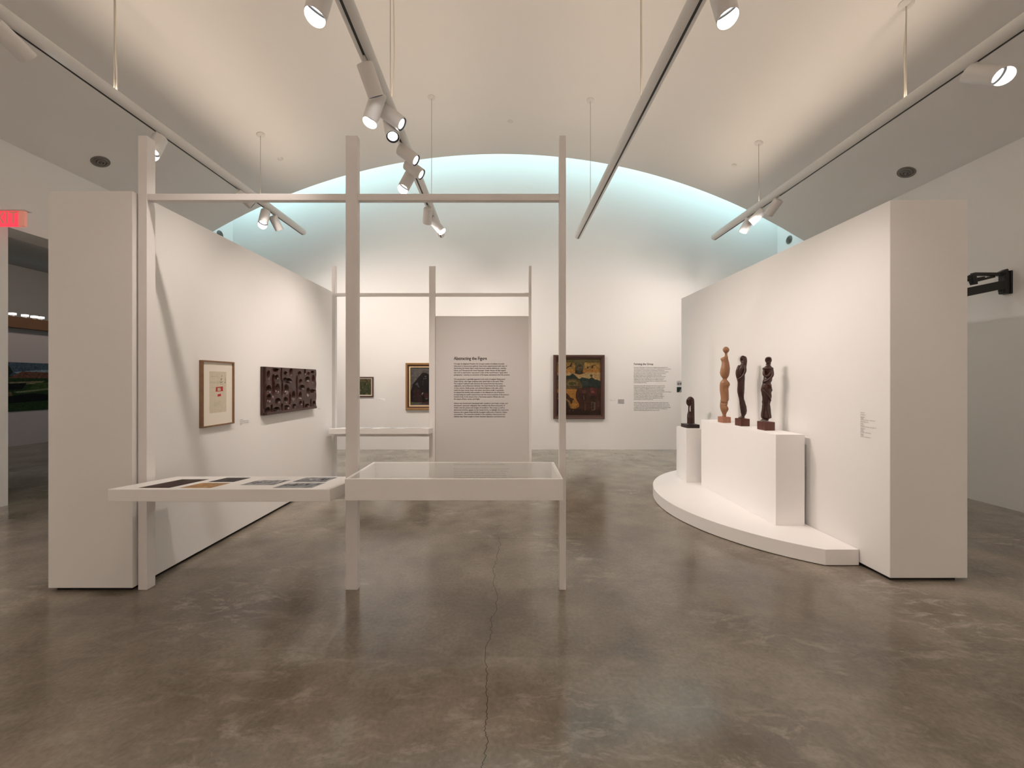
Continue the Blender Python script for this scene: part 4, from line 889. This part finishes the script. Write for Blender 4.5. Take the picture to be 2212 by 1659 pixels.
for x, y, s in ((217, 349, 'left of the tall corner post'), (1958, 372, 'above the right partition')):
    ceiling_disc('air_diffuser', x, y, .10, rings, M['grille'], 'round dark ringed air diffuser in the ceiling, '+s, 'vent', 'round ceiling diffusers')
for X, px, py, sg, s in ((XL, 475, 507, 1, 'left'), (XR, 1705, 518, -1, 'right')):
    Y = X*F/(px-VX); Z = EYE-(py-VY)/F*Y; t = thing('air_diffuser', (X, Y, Z), 'round grey air diffuser high on the %s side wall by the skylight' % s, 'vent', 'side wall diffusers')
    mb = MB(); mb.lathe([(a*.085, b) for a, b in rings], 36); q = Vector((sg, 0, 0)).to_track_quat('Z', 'Y').to_matrix(); mb.v = [q @ v + Vector((X, Y, Z)) for v in mb.v]; mb.build('plate', M['grille'], t, smooth=True)

# ------------------------------------------------------------------ exit sign
ys = 4.30; a = at(-18, 488, ys); b = at(50, 455, ys)
t = thing('exit_sign', (XL, ys, a.z), 'red glowing EXIT sign sticking out above the doorway', 'sign')
box('canopy', (XL, b.x+.03, ys-.01, ys+.06, b.z, b.z+.012), M['fixture'], t)
MB().box(XL, XL+.02, ys-.03, ys+.08, a.z-.0, b.z+.07).build('wall_plate', M['fixture'], t)
box('panel', (XL+.02, b.x-.06, ys+.01, ys+.03, a.z, b.z), M['red'], t)
box('end_cap', (b.x-.06, b.x+.005, ys+.005, ys+.035, a.z, b.z), mat('sign_clear_edge', (0.55, 0.3, 0.24), 0.4, 0.4, emit=(0.9, 0.28, 0.2), es=0.35), t)
text_mesh('letters', 'EXIT', 0.2, (XL+.05, ys+.009, a.z+.03), XA, ZU, NB, M['redtext'], t, fitw=(b.x-.08)-(XL+.05), bold=0.006)

# ------------------------------------------------------------------ black wall bracket on the right wall
def ob(x, y): return at(2070+x/13.824, 560+y/13.824, 4.40)
t = thing('wall_bracket', (XR, 4.4, 2.55), 'black metal projector bracket on the right wall beyond the right partition', 'bracket')
MB().box(XR-.02, XR, 4.365, 4.445, 2.52, 2.79).build('wall_plate', M['black'], t, bevel=.004)
p = MB(); p.box(XR-.085, XR-.018, 4.372, 4.438, 2.52, 2.775); p.build('housing', M['black'], t, bevel=.012)
MB().tube([ob(1330, 870)+Vector((0, .01, 0)), ob(1330, 960)+Vector((0, .01, 0))], .028, 16).build('foot', M['black'], t, smooth=True)
def bar(A, B, h, w=.05):
    A, B = Vector(A), Vector(B); d = (B-A).normalized(); u = Vector((0, 1, 0)); v = d.cross(u).normalized(); vs = []
    for P in (A, B):
        for a_, b_ in ((-1, -1), (1, -1), (1, 1), (-1, 1)): vs.append(P+u*a_*w/2+v*b_*h/2)
    return MB().add(vs, [(0,1,2,3),(7,6,5,4),(0,4,5,1),(1,5,6,2),(2,6,7,3),(3,7,4,0)])
bar(ob(430, 450), ob(1260, 455), .034).build('upper_arm', M['black'], t, bevel=.003)
bar(ob(-700, 1180), ob(1330, 760), .098, .07).build('lower_arm', M['black'], t, bevel=.006)
bar(ob(1180, 440), ob(1420, 330), .03).build('brace', M['black'], t, bevel=.003)
bar(ob(420, 450), ob(470, 760), .05, .04).build('link', M['black'], t, bevel=.003)
bar(ob(360, 690), ob(1060, 520), .026, .03).build('rod', M['black'], t, bevel=.003)
bar(ob(-700, 760), ob(760, 560), .03, .03).build('rod', M['black'], t, bevel=.003)
bar(ob(-600, 540), ob(430, 540), .03, .03).build('rod', M['black'], t, bevel=.003)
MB().tube([ob(-650, 1150), ob(-650, 560)], .03, 14).build('swivel', M['black'], t, smooth=True)
